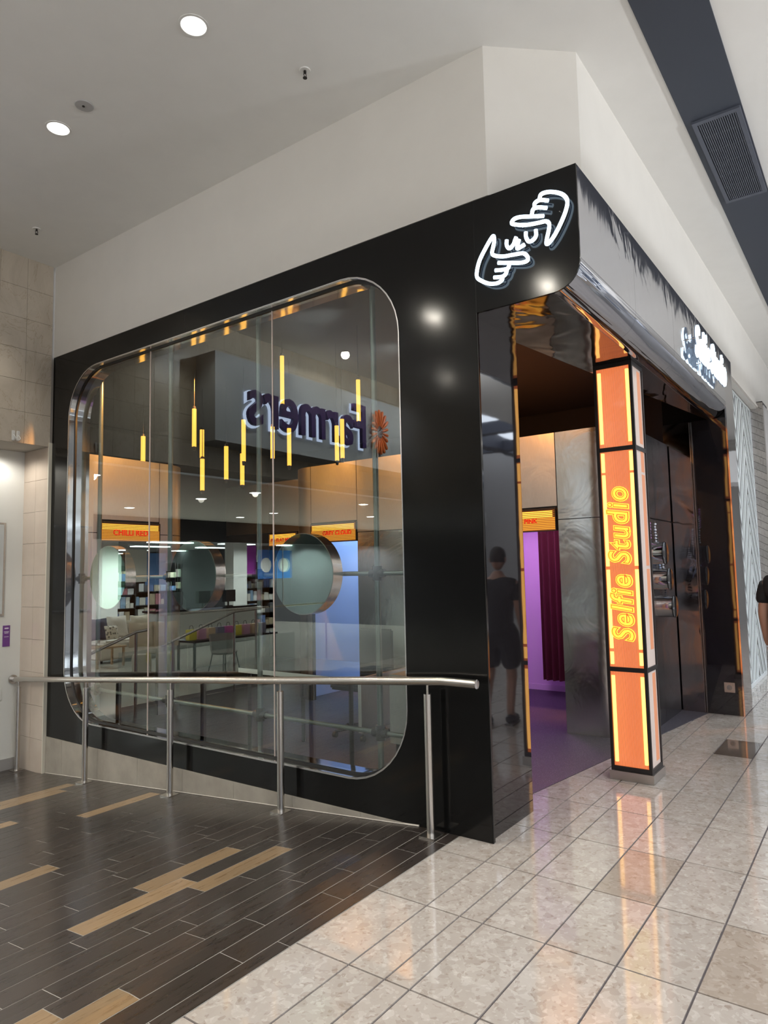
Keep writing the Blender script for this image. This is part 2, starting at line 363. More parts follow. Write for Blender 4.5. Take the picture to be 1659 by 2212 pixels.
for ri, (ya, yb) in enumerate(rows):
    lim = -3.1 if yb < 3 else -1.5
    offs = goldX[ri][0] if ri in goldX else -rnd.random()*L
    xa = offs
    while xa < 0: xa += L
    xa -= 0
    while xa > -13:
        x_l, x_r = xa-L, xa
        x_r2 = min(x_r, 0)
        if x_l < -.0:
            gold = ri in goldX and abs(x_l-goldX[ri][0]) < .01
            yy = [ya+.0024, yb-.0024]
            if ya < .5 < yb: yy = [ya+.0024, .5, yb-.0024]
            if ya < 5 < yb: yy = [ya+.0024, 5., yb-.0024]
            if x_r2-x_l > .02:
                if x_r > lim:
                    b2 = bmesh.new(); yzprism(b2, x_l+.0022, x_r2-.0022, yy, .006)
                    mk('plank', b2, GOLD if gold else PLK, rf)
                elif x_r > -7: yzprism(bmS, x_l+.002, x_r2-.002, yy, .006)
        xa -= L
mk('distant_plank', bmS, PLK, rf, kind='stuff')
mk('floor.002', bmf((-16, 1, 6.9, 34, -.48, -.36), (-16, 1, 34, 60, -.48, -.36)), mat('polished_store_floor', (.50, .48, .42), .15), kind='structure')
# ---- shop floor covering with a slanted front edge
bm = bmesh.new()
P = [(.61, .215), (4.28, -.30), (4.28, 0), (6, 0), (6, 7.5), (.05, 7.5), (.05, .4), (.61, .4)]
lo = [bm.verts.new((a, b, -.005)) for a, b in P]; hi = [bm.verts.new((a, b, .004)) for a, b in P]
bm.faces.new(lo[::-1]); bm.faces.new(hi)
for k in range(len(P)): bm.faces.new((lo[k], lo[(k+1) % len(P)], hi[(k+1) % len(P)], hi[k]))
mk('floor.003', bm, CARP, kind='structure')

# ---- ceiling with round cut-outs
DL = [(-1.17, 1.17), (-1.16, 2.68), (-1.17, 4.12), (-1.17, -.34)]
def circ(c, r, n=28): return [(c[0]+r*math.cos(2*PI*k/n), c[1]+r*math.sin(2*PI*k/n)) for k in range(n)]
me = plate([[(-14, -.92), (-14, 4.90), (.06, 4.90), (.06, -.07), (.44, -.50), (16, -.50), (16, -.92)]] + [circ(d, .075) for d in DL], .1, T(0, 0, ZC))
mk('ceiling', me, CEIL, kind='structure')
mk('ceiling.001', bmf((-14, 16, -4.6, -1.29, ZC, ZC+.1)), CEIL, kind='structure')
for k in range(12): mk('trim_%d' % (3+k), bmf((-13+2.4*k, -12.75+2.4*k, -8.5, -4.6, ZC+.02, ZC+.3)), BEAM, kind='structure')  # unseen beams added across the roof opening to streak the reflections
mk('trim_15', bmf((-14, 16, -6.6, -6.3, ZC+.02, ZC+.4)), BEAM, kind='structure')  # unseen lengthwise beam added with them
be = mk('ceiling.002', bmf((-14, 16, -1.29, -.92, ZC-.012, ZC+.1)), BEAM, kind='structure')
# air grille in the dark beam
vt = thing('air_grille', (2.24, -1.13, ZC-.03), 'long dark slatted air grille set in the charcoal ceiling beam', 'grille')
bm = bmesh.new()
for b in ((1.56, 2.92, -.995, -.965), (1.56, 2.92, -1.28, -1.25), (1.56, 1.60, -1.25, -.995), (2.88, 2.92, -1.25, -.995)): box(bm, *b, ZC-.030, ZC-.012)
mk('frame', bm, SLATM, vt); mk('backing', bmf((1.60, 2.88, -1.25, -.995, ZC-.0135, ZC-.012)), VOID, vt)
s0 = None
for k in range(18):
    yk = -.999-.0139*(k+.5)
    if s0 is None: s0 = mk('slat', bmf((1.60, 2.88, yk-.004, yk+.004, ZC-.027, ZC-.014)), SLATM, vt)
    else: share(s0, 'slat', (2.24, yk, ZC-.0205), vt)
for k in range(5): mk('crossbar', bmf((1.80+.21*k, 1.808+.21*k, -1.25, -.995, ZC-.020, ZC-.0145)), SLATM, vt)
# ---- white walls above the shop
def vwall(name, pts, z0, z1, m, th=.1):
    bm = bmesh.new(); n_ = len(pts); nr = []
    for (a, b), (c, d) in zip(pts, pts[1:]):
        v = Vector((c-a, d-b)).normalized(); nr.append(Vector((-v.y, v.x)))
    off = []
    for i, p_ in enumerate(pts):
        if i == 0: q = nr[0]
        elif i == n_-1: q = nr[-1]
        else: q = (nr[i-1]+nr[i]); q = q/q.dot(nr[i])
        off.append(Vector(p_)+q*th)
    for i in range(n_-1):
        a, b, c, d = Vector(pts[i]), Vector(pts[i+1]), off[i+1], off[i]
        lo = [bm.verts.new((q.x, q.y, z0)) for q in (a, b, c, d)]; hi = [bm.verts.new((q.x, q.y, z1)) for q in (a, b, c, d)]
        bm.faces.new(hi); bm.faces.new(lo[::-1])
        for k in range(4):
            if (k == 1 and i < n_-2) or (k == 3 and i > 0): continue
            bm.faces.new((lo[k], lo[(k+1) % 4], hi[(k+1) % 4], hi[k]))
    return mk(name, bm, m, kind='structure')
vwall('wall_front', [(0, 4.86), (0, -.10), (.40, -.54), (4.76, -.54)], 3.785, ZC, WALLW)
vwall('wall_right', [(4.76, -.54), (16, -.54)], 3.76, ZC, WALLW)
# faint raised bulkhead line over the neighbouring shop
mk('trim_1', bmf((4.78, 7.9, -.56, -.541, 3.77, 3.80)), WALLW, kind='structure')

# ---- tiled wall of the department store (left)
wl = mk('wall_left', bmf((-12, 0, 4.875, 5.35, 2.86, ZC), (.0, .02, 4.875, 5.35, -.5, ZC)), GROUTL, kind='structure')
w0 = None
for i in range(23):
    for j in range(6):
        xa = -.018-.262*i; za = 2.86+.3135*j; c = (xa-.131, 4.868, za+.1567)
        if w0 is None: w0 = mk('tile', bmf((xa-.2608, xa-.0012, 4.861, 4.875, za+.0012, za+.3123)), WT, wl)
        else: share(w0, 'tile', c, wl)
mk('distant_tile', bmf((-12, -6.05, 4.861, 4.875, 2.86, ZC)), WT, wl, kind='stuff')
r0 = None
for i in range(2):
    for j in range(10):
        ya = 4.872+.24*i; za = -.36+.322*j; c = (-.021, ya+.12, za+.161)
        if r0 is None: r0 = mk('reveal_tile', bmf((-.027, -.015, ya+.0012, ya+.2388, za+.0012, za+.3208)), WT2, wl)
        else: share(r0, 'reveal_tile', c, wl)
mk('grout_backing', bmf((-.016, 0, 4.862, 5.35, -.45, 2.86)), GROUTL, wl)
mk('trim_2', bmf((-.034, -.0, 4.850, 4.868, -.36, 2.90)), mat('cream_edge_trim', (.66, .63, .54), .4), kind='structure')
mk('wall_inner', bmf((-.62, -.016, 5.35, 5.5, -.5, 2.86)), INNERW, kind='structure')
mk('baseboard_left', bmf((-.62, -.03, 5.335, 5.35, -.362, -.25)), mat('grey_skirting', (.35, .34, .33), .5), kind='structure')
# beige skirting under the glossy cladding follows the ramp
bb = thing('baseboard_ramp', (0, 2.6, -.1), kind='structure')
ys = [.5, .95, 1.55, 2.15, 2.75, 3.35, 3.95, 4.55, 4.85]
for a, b in zip(ys, ys[1:]):
    bm = bmesh.new()
    v = [bm.verts.new(q) for q in ((-.008, a+.0015, rampz(a)-.002), (-.008, b-.0015, rampz(b)-.002), (-.008, b-.0015, .0), (-.008, a+.0015, .0), (.03, a+.0015, rampz(a)-.002), (.03, b-.0015, rampz(b)-.002), (.03, b-.0015, .0), (.03, a+.0015, .0))]
    for q in ((0, 1, 2, 3), (4, 7, 6, 5), (0, 4, 5, 1), (3, 2, 6, 7), (0, 3, 7, 4), (1, 5, 6, 2)): bm.faces.new([v[i] for i in q])
    mk('tile', bm, BEI, bb)
bm = bmesh.new(); tube(bm, [(-.004, y_, rampz(y_)+.004) for y_ in (.5, 2, 3.5, 4.84)], .006, 6); mk('sealant', bm, mat('pale_sealant', (.6, .56, .5), .6), bb)

# ================================================================ SHOPFRONT
sf = thing('shopfront', (0, 2, 0), 'glossy black corner shopfront with a round-cornered window and overhanging canopy', 'shopfront')
WIN = rrect(.57, 4.55, .2, 3.57, .48)
me = plate([[(4.855, 0.001), (4.855, 3.78), (.004, 3.78), (.004, 0.001)], WIN], .03, MYZ); mk('window_cladding', me, BLK, sf)
arc = [(-.484+.16*math.cos(a), 3.24+.16*math.sin(a)) for a in [PI+PI/2*k/8 for k in range(9)]]
me = plate([[(0, 3.08), (0, 3.78), (-.644, 3.78)]+arc], .012, MYZ); mk('sign_panel', me, BLK, sf)
mk('cladding_joint', bmf((.002, .004, -.001, .005, 0.001, 3.78)), GASK, sf)
for yj in (2.75, ): mk('panel_joint', bmf((-.0008, .002, yj, yj+.0025, 3.58, 3.78)), GASK, sf)
# steel liner of the window opening
INR = rrect(.578, 4.542, .208, 3.562, .472)
ringo = plate([rrect(.571, 4.549, .201, 3.569, .479), INR], .22, MYZ @ T(0, 0, .002)); mk('window_liner', ringo, CHR2, sf)
bm = bmesh.new(); L_ = rrect(.581, 4.539, .211, 3.559, .469); 
me = plate([rrect(.578, 4.542, .208, 3.562, .472), rrect(.590, 4.530, .220, 3.550, .46)], .018, MYZ @ T(0, 0, .060)); mk('glazing_gasket', me, GASK, sf)
me = plate([rrect(.566, 4.554, .196, 3.574, .484), rrect(.574, 4.546, .204, 3.566, .476)], .004, MYZ @ T(0, 0, -.004)); mk('window_edge', me, mat('bright_edge_steel', (.75, .74, .74), .2, 1), sf)
bm.free()
for a, b in ((.575, 1.788), (1.792, 3.318), (3.322, 4.545)):
    loop = clipu(rrect(.586, 4.534, .216, 3.554, .462), a, b)
    bm = bmesh.new(); bm.faces.new([bm.verts.new((.069, q[0], q[1])) for q in loop])
    mk('glass_pane', bm, GL, sf)
for yj in (1.79, 3.32): mk('glass_seam', bmf((.064, .074, yj-.003, yj+.003, .22, 3.55)), SEAM, sf)
for zj in (.45, 1.4, 1.55, 2.65): 
    bm = bmesh.new(); lathe(bm, [(.006, 0), (.006, .004)], (.03, 4.538, zj), 'y', 10); mk('screw', bm, SST, sf)
# pier
mk('pier_front', bmf((.006, .608, .030, .045, 0.001, 3.08)), BLK2, sf)
mk('pier_body', bmf((.031, .600, .046, .44, 0.001, 3.06)), BLK, sf)
mk('pier_edge', bmf((.6005, .610, .046, .44, 0.001, 3.08)), BRUD, sf)
# canopy fascia: sheet bent round the bottom
CHRB = mat('rippled_polished_steel', (.45, .45, .48), .05, 1)
nB = noise(CHRB, pos(CHRB, (.28, 7, 7)), 2.0, 2, .5, .4); bump(CHRB, nB.outputs[0], .42, .03)
def bent(x0_, x1_):
    bm = bmesh.new(); prof = [(-.484+.16*math.cos(a), 3.24+.16*math.sin(a)) for a in [PI+PI/2*k/12 for k in range(13)]]
    A = [bm.verts.new((x0_, y_, z_)) for y_, z_ in prof]; B = [bm.verts.new((x1_, y_, z_)) for y_, z_ in prof]
    for i in range(len(prof)-1): f = bm.faces.new((A[i], A[i+1], B[i+1], B[i])); f.smooth = True
    return bm
xs_ = [.012, 1.05, 2.10, 3.15, 4.28]
for a, b in zip(xs_, xs_[1:]): mk('rolled_edge', bent(a+.001, b-.001), CHRB, sf); mk('fascia_panel', bmf((a+.001, b-.001, -.6442, -.634, 3.242, 3.779)), CHR, sf)
# end of fascia over the far pier
mk('pier_front_far', bmf((4.28, 4.75, -.644, -.63, .001, 3.779)), CHR2, sf)
mk('pier_side_far', bmf((4.281, 4.30, -.630, -.30, .001, 3.08)), BLK2, sf)
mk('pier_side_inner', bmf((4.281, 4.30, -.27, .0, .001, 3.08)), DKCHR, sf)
mk('pier_body_far', bmf((4.302, 4.75, -.63, .0, .001, 3.779)), BLK, sf)
bm = bmf((4.262, 4.281, -.30, -.288, 0.001, 3.07), (4.262, 4.281, -.282, -.27, 0.001, 3.07)); mk('shutter_track', bm, BRUD, sf)
mk('canopy_top', bmf((0.012, 4.28, -.63, 7.2, 3.765, 3.779)), BLKI, sf)
# soffit: reflective sheet in panels, ends on the slanted line
def soff(xa, xb):
    d = lambda x: .12-.14*x+.02
    bm = bmesh.new(); q = [(xa, -.484), (xb, -.484), (xb, d(xb)), (xa, d(xa))]
    lo = [bm.verts.new((a, b, 3.078)) for a, b in q]; hi = [bm.verts.new((a, b, 3.09)) for a, b in q]
    bm.faces.new(lo[::-1]); bm.faces.new(hi)
    for k in range(4): bm.faces.new((lo[k], lo[(k+1) % 4], hi[(k+1) % 4], hi[k]))
    return bm
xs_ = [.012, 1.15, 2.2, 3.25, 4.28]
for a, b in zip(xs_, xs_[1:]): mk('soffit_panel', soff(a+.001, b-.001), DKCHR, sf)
bm = bmesh.new(); v = [bm.verts.new(q) for q in ((.61, .075, 3.09), (4.28, -.44, 3.09), (4.28, -.44, 3.76), (.61, .075, 3.76))]; bm.faces.new(v); mk('canopy_back', bm, BLKI, sf)
# power socket
so = thing('socket', (4.277, -.515, .28), 'small silver square switch plate low on the dark far pier', 'socket')
mk('plate', bmf((4.272, 4.280, -.565, -.465, .23, .33)), ALU, so, bevel=.003)
bm = bmesh.new(); lathe(bm, [(.026, 0), (.026, .004), (.018, .004), (.018, .001), (.012, .001), (.012, .005)], (4.2665, -.515, .28), 'x', 24); mk('dial', bm, CHR2, so)

# ================================================================ NEON HAND SIGN
HS = [[(-.46, 3.52), (-.39, 3.54), (-.32, 3.56), (-.28, 3.56), (-.265, 3.54), (-.3, 3.52), (-.36, 3.50), (-.43, 3.49), (-.47, 3.485), (-.49, 3.465), (-.487, 3.43), (-.473, 3.38), (-.47, 3.355), (-.485, 3.355), (-.52, 3.39), (-.56, 3.45), (-.59, 3.51), (-.60, 3.56), (-.58, 3.60), (-.54, 3.63), (-.49, 3.65), (-.45, 3.65), (-.44, 3.625)],
[(-.49, 3.60), (-.44, 3.62), (-.41, 3.61), (-.41, 3.585)], [(-.48, 3.56), (-.43, 3.58), (-.4, 3.58), (-.39, 3.55)],
[(-.17, 3.33), (-.24, 3.31), (-.31, 3.29), (-.35, 3.29), (-.355, 3.31), (-.33, 3.34), (-.27, 3.35), (-.2, 3.36), (-.15, 3.38), (-.133, 3.40), (-.14, 3.43), (-.15, 3.47), (-.147, 3.50), (-.13, 3.49), (-.09, 3.44), (-.05, 3.38), (-.03, 3.32), (-.03, 3.28), (-.06, 3.25), (-.11, 3.22), (-.16, 3.21), (-.19, 3.22), (-.195, 3.24)],
[(-.15, 3.29), (-.2, 3.28), (-.23, 3.28), (-.24, 3.30)], [(-.14, 3.25), (-.19, 3.24), (-.215, 3.25), (-.225, 3.275)],
[(-.23, 3.45), (-.228, 3.42), (-.245, 3.395), (-.27, 3.41), (-.28, 3.43), (-.29, 3.45)], [(-.307, 3.43), (-.298, 3.405), (-.293, 3.38), (-.315, 3.383), (-.34, 3.39)], [(-.35, 3.46), (-.35, 3.43), (-.365, 3.40), (-.39, 3.40), (-.41, 3.42), (-.41, 3.455)]]
hs = thing('hand_frame_sign', (-.03, -.3, 3.2), 'white neon sign of two finger-frame hands with letters between them', 'sign')
for i, P in enumerate(HS):
    bm = bmesh.new(); tube(bm, smooth([(-.034, a, b) for a, b in P], 5), .0112, 8)
    mk(['upper_hand', 'curled_finger', 'curled_finger', 'lower_hand', 'curled_finger', 'curled_finger', 'letter', 'letter', 'letter'][i], bm, NEON, hs)
    bm = bmesh.new(); tube(bm, smooth([(-.024, a, b) for a, b in P], 4), .0040, 6); mk('tube_backing', bm, mat('glow_backing', (.25, .35, .6), .2, emit=(.2, .4, 1), es=.45) if i == 0 else MATS['glow_backing'], hs)  # bluish glow beside the neon put into the backing's emission
for a, b in ((-.55, 3.52), (-.33, 3.50), (-.06, 3.40), (-.25, 3.35), (-.1, 3.22)):
    bm = bmesh.new(); tube(bm, [(-.026, a, b), (-.0005, a, b)], .003, 6); mk('standoff', bm, SST, hs)

# fascia script sign
fs = thing('script_sign', (3.35, -.67, 3.3), 'white glowing cursive letters on the far end of the shiny fascia', 'sign')
me = text('Selfie Studio', .42, .006, MXZ @ Matrix.Identity(4), bold=.006, shear=.35, width=1.42, spacing=.86); me.transform(T(3.32, -.700, 3.46)); mk('letters', me, NEON, fs)
me = text('Selfie Studio', .42, .004, MXZ @ Matrix.Identity(4), bold=.010, shear=.35, width=1.43, spacing=.86); me.transform(T(3.32, -.688, 3.46)); mk('letter_backing', me, mat('halo_acrylic', (.20, .22, .26), .2, emit=(.5, .7, 1), es=.12), fs)  # faint halo of the letters put into the backing's emission
for k in range(6):
    bm = bmesh.new(); tube(bm, [(2.68+.27*k, -.70, 3.49), (2.68+.27*k, -.645, 3.49)], .004, 6); mk('standoff', bm, SST, fs)

# ================================================================ ORANGE LIGHT COLUMN
X0, X1, Y0, Y1 = 1.55, 1.835, -.458, -.168
lc = thing('light_column', ((X0+X1)/2, (Y0+Y1)/2, 0), 'tall square illuminated orange column with black frame on a steel plinth', 'column')
mk('plinth', bmf((X0-.012, X1+.012, Y0-.012, Y1+.012, .001, .065)), ALU, lc)
levels = [.068, .80, 2.42, 3.076]
th = .022
bm = bmesh.new()
for xa, ya in ((X0, Y0), (X1-th, Y0), (X0, Y1-th), (X1-th, Y1-th)): box(bm, xa, xa+th, ya, ya+th, .066, 3.076)
mk('corner_post', bm, BLKM, lc)
for zl in (.066, .775, 2.405, 3.045):
    bm = bmesh.new(); h = .032
    box(bm, X0+.001, X0+th, Y0+th, Y1-th, zl, zl+h); box(bm, X1-th, X1-.001, Y0+th, Y1-th, zl, zl+h); box(bm, X0+th, X1-th, Y0+.001, Y0+th, zl, zl+h); box(bm, X0+th, X1-th, Y1-th, Y1-.001, zl, zl+h)
    mk('rail_ring', bm, BLKM, lc)
secs = [(.098, .775), (.807, 2.405), (2.437, 3.045)]
for za, zb in secs:
    for side, xf in ((-1, X0+.014), (1, X1-.014)):
        bm = bmesh.new(); nrib = 34; ys2 = [Y0+th+(Y1-Y0-2*th)*k/(nrib*2) for k in range(nrib*2+1)]
        A = [bm.verts.new((xf+side*(.0022 if k % 2 else 0), y_, za)) for k, y_ in enumerate(ys2)]; B = [bm.verts.new((xf+side*(.0022 if k % 2 else 0), y_, zb)) for k, y_ in enumerate(ys2)]
        for k in range(len(A)-1): bm.faces.new((A[k], A[k+1], B[k+1], B[k]))
        mk('ribbed_panel', bm, SAL, lc)
        for yt in (Y0+th+.017, Y1-th-.020):
            if zb-za > 1: parts = [(za+.02, za+.11), (za+.135, 1.52), (1.545, 2.23), (2.25, zb-.01)]
            else: parts = [(za+.03, zb-.03)]
            for pa, pb in parts:
                bm = bmesh.new(); tube(bm, [(xf+side*.004, yt, pa), (xf+side*.004, yt, pb)], .0135, 8); mk('light_tube', bm, TUB, lc)
    for side, yf in ((-1, Y0+.012), (1, Y1-.012)):
        mk('frosted_panel', bmf((X0+th, X1-th, yf-.002, yf+.002, za, zb)), FROST, lc)
        mk('side_light', bmf((X0+.16, X0+.235, yf+side*.0022, yf+side*.0034, za+.03, zb-.02)) if zb-za < 1 else bmf((X0+.16, X0+.235, yf+side*.0022, yf+side*.0034, za+.12, 1.52), (X0+.16, X0+.235, yf+side*.0022, yf+side*.0034, 1.545, 2.23), (X0+.16, X0+.235, yf+side*.0022, yf+side*.0034, 2.25, zb)), PEACH, lc)
# vertical lettering: reads bottom to top, u axis -> +Z, v axis -> +Y
MV = Matrix(((0, 0, -1, X0-.001), (0, 1, 0, (Y0+Y1)/2), (1, 0, 0, 1.65), (0, 0, 0, 1)))
MV = Matrix(((0, 0, -1, X0-.001), (0, 1, 0, (Y0+Y1)/2+.001), (1, 0, 0, 1.56), (0, 0, 0, 1)))
def words(body, size, ext, Mx, m, parent):
    def W(t): 
        me = text(t, size, ext, Matrix.Identity(4), align='LEFT'); xs = [v.co.x for v in me.vertices]; bpy.data.meshes.remove(me); return min(xs), max(xs)
    full = W(body); ctr = (full[0]+full[1])/2; at = 0
    for wd in body.split(' '):
        i0 = body.index(wd, at); at = i0+len(wd)
        me = text(wd, size, ext, Matrix.Identity(4), align='LEFT', bold=.0016); x_end = W(body[:at])[1]; xs = [v.co.x for v in me.vertices]
        me.transform(T(x_end-max(xs)-ctr)); me.transform(Mx); mk('lettering', me, m, parent)
def stack(bold, ext, dx, m, name):
    me = text('Selfie Studio', .215, ext, Matrix.Identity(4), bold=bold, shear=.18, width=None, spacing=1.16)
    xs3 = [v.co.x for v in me.vertices]; 
    me.transform(Matrix.Diagonal((1.12/TW, 1, 1, 1))); me.transform(MV); me.transform(T(dx)); return mk(name, me, m, lc)
tmp = text('Selfie Studio', .215, .001, Matrix.Identity(4), bold=.0, shear=.18, spacing=1.16); xs3 = [v.co.x for v in tmp.vertices]; TW = max(xs3)-min(xs3)
stack(.0125, .003, -.001, YEL, 'letter_outline'); stack(.0055, .003, -.0045, REDF, 'letter_fill'); stack(.0005, .003, -.0075, YEL, 'letter_core')
PLACE_TOP = True

# ================================================================ SHOP INTERIOR
mk('wall_back', bmf((5.6, 5.7, -.0, 7.5, 0, 3.76)), BLKI, kind='structure')
mk('wall_side', bmf((.05, 5.6, 7.4, 7.5, 0, 3.76)), BLKI, kind='structure')
mk('wall_corner', bmf((.05, .14, 4.90, 7.4, 0, 3.76)), BLKI, kind='structure')
mk('ceiling.003', bmf((.04, 5.6, .0, 7.4, 3.73, 3.76)), BLKI, kind='structure')
# curved steel wall along X=2.7 with rounded ends, in panels
def curved(path, z0, z1, th=.02):
    bm = bmesh.new(); A = [bm.verts.new((*q, z0)) for q in path]; B = [bm.verts.new((*q, z1)) for q in path]
    for i in range(len(path)-1): f = bm.faces.new((A[i], A[i+1], B[i+1], B[i])); f.smooth = True
    return bm
st = thing('wall_steel', (2.7, 2.1, 0), kind='structure')
endR = [(2.7+.32*(1-math.cos(a)), .30-.32*math.sin(a)) for a in [PI/2*k/10 for k in range(11)]]
endL = [(2.7+.35*(1-math.cos(a)), 3.85+.35*math.sin(a)) for a in [PI/2*k/10 for k in range(11)]]
def pan(path, z0, z1): mk('panel', curved(path, z0+.004, z1-.004), BRUS if z0 < 1 or path[0][1] < .7 else BRU, st)
def line(a, b): return [(2.7, a-.004), (2.7, b+.004)]
for z0, z1 in ((.0, 2.0), (2.0, 2.85)): pan([(2.7, .62-.004)]+endR, z0, z1); 
pan(line(1.34, .62), 2.13, 2.85); pan(line(3.07, 2.2), 0, 2.0); pan(line(2.2, 1.34), 0, 2.0); pan(line(3.07, 2.2), 2.0, 2.85); pan(line(2.2, 1.34), 2.0, 2.85)
pan(line(3.79, 3.07), 2.14, 2.85)
for z0, z1 in ((.0, 2.0), (2.0, 2.85)): pan([(2.7, 3.794)]+endL, z0, z1)
mk('panel_backing', bmf((2.712, 2.76, .30, .62, 0, 2.84), (2.712, 2.76, 1.34, 3.07, 0, 2.84), (2.712, 2.76, 3.79, 3.9, 0, 2.84), (2.712, 2.76, .62, 1.34, 1.9, 2.84), (2.712, 2.76, 3.07, 3.79, 1.9, 2.84)), BLKM, st)
# left steel wall along Y=4.75
s2 = thing('wall_steel.001', (.8, 4.75, 0), kind='structure')
def pan2(path, z0, z1): mk('panel', curved(path, z0+.004, z1-.004), BRU, s2)
Yw = 4.72
cr = [(1.30+.34*math.sin(a), Yw+.34*(1-math.cos(a))) for a in [PI/2*k/10 for k in range(11)]]
pan2([(.23, Yw), (.425, Yw)], 2.0, 2.82); pan2([(.23, Yw), (.425, Yw)], 0, 2.0)
pan2([(.433, Yw), (1.176, Yw)], 2.14, 2.82); pan2([(1.184, Yw)]+cr, 2.0, 2.82); pan2([(1.184, Yw)]+cr, 0, 2.0)
mk('panel_backing', bmf((.2, .43, Yw+.012, Yw+.05, 0, 2.81), (1.18, 1.32, Yw+.012, Yw+.05, 0, 2.81), (.43, 1.18, Yw+.012, Yw+.05, 1.9, 2.81)), BLKM, s2)
s3 = thing('wall_steel.002', (3.4, -.02, 0), kind='structure')
for xa, xb in ((2.98, 3.62), (3.628, 4.24)):
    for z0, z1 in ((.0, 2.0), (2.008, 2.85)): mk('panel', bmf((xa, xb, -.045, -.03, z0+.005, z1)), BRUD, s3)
mk('panel_backing', bmf((2.98, 4.26, -.028, .02, .005, 2.85)), BLKM, s3)
s4 = thing('wall_steel.003', (3.45, 5.1, 0), kind='structure')
for a, b in ((4.3, 4.68), (4.688, 5.28), (5.288, 6.2)): mk('panel', bmf((3.45, 3.46, a, b, 2.12, 2.85)), BRU, s4)
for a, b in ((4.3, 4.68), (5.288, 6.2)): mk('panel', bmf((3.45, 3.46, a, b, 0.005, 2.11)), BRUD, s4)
# booth rooms
mk('wall_booth', bmf((4.72, 4.78, .30, 2.2, 0, 2.5), (2.77, 4.72, 2.14, 2.2, 0, 2.5), (2.77, 4.72, .30, .36, 0, 2.5), (2.77, 4.78, .30, 2.2, 2.5, 2.56)), PINKW, kind='structure')
mk('baseboard_booth', bmf((4.70, 4.72, .36, 2.14, .004, .075)), mat('lilac_skirting', (.8, .66, .86), .5), kind='structure')
mk('wall_booth.001', bmf((4.72, 4.78, 2.26, 4.0, 0, 2.5), (2.77, 4.72, 3.94, 4.0, 0, 2.5), (2.77, 4.72, 2.26, 2.32, 0, 2.5), (2.77, 4.78, 2.26, 4.0, 2.5, 2.56)), BLUEW, kind='structure')
# burgundy curtain in pink booth
bm = bmesh.new(); pts = []
for k in range(81):
    s_ = k/80; yk = 1.52-.72*s_; pts.append((4.30+.035*math.sin(s_*PI*18), yk))
A = [bm.verts.new((*q, .20)) for q in pts]; B = [bm.verts.new((4.3+(q[0]-4.3)*.7, q[1], 2.30)) for q in pts]
for k in range(80): f = bm.faces.new((A[k], A[k+1], B[k+1], B[k])); f.smooth = True
cu_ = mk('curtain', bm, CURT, label='dark red pleated curtain hanging inside the lilac booth', cat='curtain')
bm = bmesh.new(); tube(bm, [(4.30, .37, 2.32), (4.30, 2.13, 2.32)], .014, 10); mk('curtain_rail', bm, SST, label='round steel rail carrying the dark red booth curtain', cat='rail')

def header(name_label, y0, y1, z0, z1, x, body, plane='x', size=.085, lx=None):
    if plane == 'x':
        t_ = thing('booth_header_sign', (x, (y0+y1)/2, z0), name_label, 'sign', 'amber booth name boxes')
        mk('backing', bmf((x+.004, x+.012, y0, y1, z0, z1)), BLKM, t_)
        mk('lamp', bmf((x-.002, x+.003, y0+.03, y1-.015, z1-.075, z1-.01)), mat('amber_lamp', (.1, .05, .01), .5, emit=(1, .50, .06), es=2.0) if 'amber_lamp' not in MATS else MATS['amber_lamp'], t_)
        bm = bmesh.new()
        for k in range(12): zz = z0+(z1-z0)*k/12; box(bm, x-.008, x-.004, y0+.004, y1-.004, zz+.001, zz+(z1-z0)/12*.55)
        mk('louvre', bm, BOXD, t_)
        mk('panel', bmf((x-.0035, x-.0025, y0+.004, y1-.004, z0, z1-.076)), BOXE, t_)
        words(body, size, .002, Matrix(((0, 0, -1, x-.012), (-1, 0, 0, lx or (y0+y1)/2), (0, 1, 0, z0+(z1-z0)*.45), (0, 0, 0, 1))), REDT, t_)
        mk('frame', bmf((x-.009, x+.012, y0-.006, y0, z0-.01, z1+.01), (x-.009, x+.012, y1, y1+.006, z0-.01, z1+.01), (x-.009, x+.012, y0, y1, z0-.012, z0), (x-.009, x+.012, y0, y1, z1, z1+.012)), BLKM, t_)
    else:
        t_ = thing('booth_header_sign', ((y0+y1)/2, x, z0), name_label, 'sign', 'amber booth name boxes')
        mk('backing', bmf((y0, y1, x+.004, x+.012, z0, z1)), BLKM, t_)
        mk('lamp', bmf((y0+.03, y1-.015, x-.002, x+.003, z1-.075, z1-.01)), MATS['amber_lamp'], t_)
        bm = bmesh.new()
        for k in range(12): zz = z0+(z1-z0)*k/12; box(bm, y0+.004, y1-.004, x-.008, x-.004, zz+.001, zz+(z1-z0)/12*.55)
        mk('louvre', bm, BOXD, t_)
        mk('panel', bmf((y0+.004, y1-.004, x-.0035, x-.0025, z0, z1-.076)), BOXE, t_)
        words(body, size, .002, T((y0+y1)/2, x-.012, z0+(z1-z0)*.45) @ MXZ, REDT, t_)
        mk('frame', bmf((y0-.006, y0, x-.009, x+.012, z0-.01, z1+.01), (y1, y1+.006, x-.009, x+.012, z0-.01, z1+.01), (y0, y1, x-.009, x+.012, z0-.012, z0), (y0, y1, x-.009, x+.012, z1, z1+.012)), BLKM, t_)
    return t_
header('amber lit box reading GREY CLOUD above the blue-lit booth doorway', 3.08, 3.78, 1.91, 2.12, 2.69, 'GREY CLOUD', size=.072, lx=3.36)
header('amber lit box reading PINK above the lilac booth doorway', .64, 1.32, 1.905, 2.105, 2.69, 'PINK', size=.062, lx=.885)
header('amber lit box reading CHILLI RED on the left steel wall', .44, 1.17, 1.92, 2.11, 4.70, 'CHILLI RED', 'y', size=.085)
header('amber lit box reading PA ELAT MIRR at the back of the shop', 4.72, 5.26, 1.93, 2.10, 3.43, 'PA ELAT MIRR', size=.07)

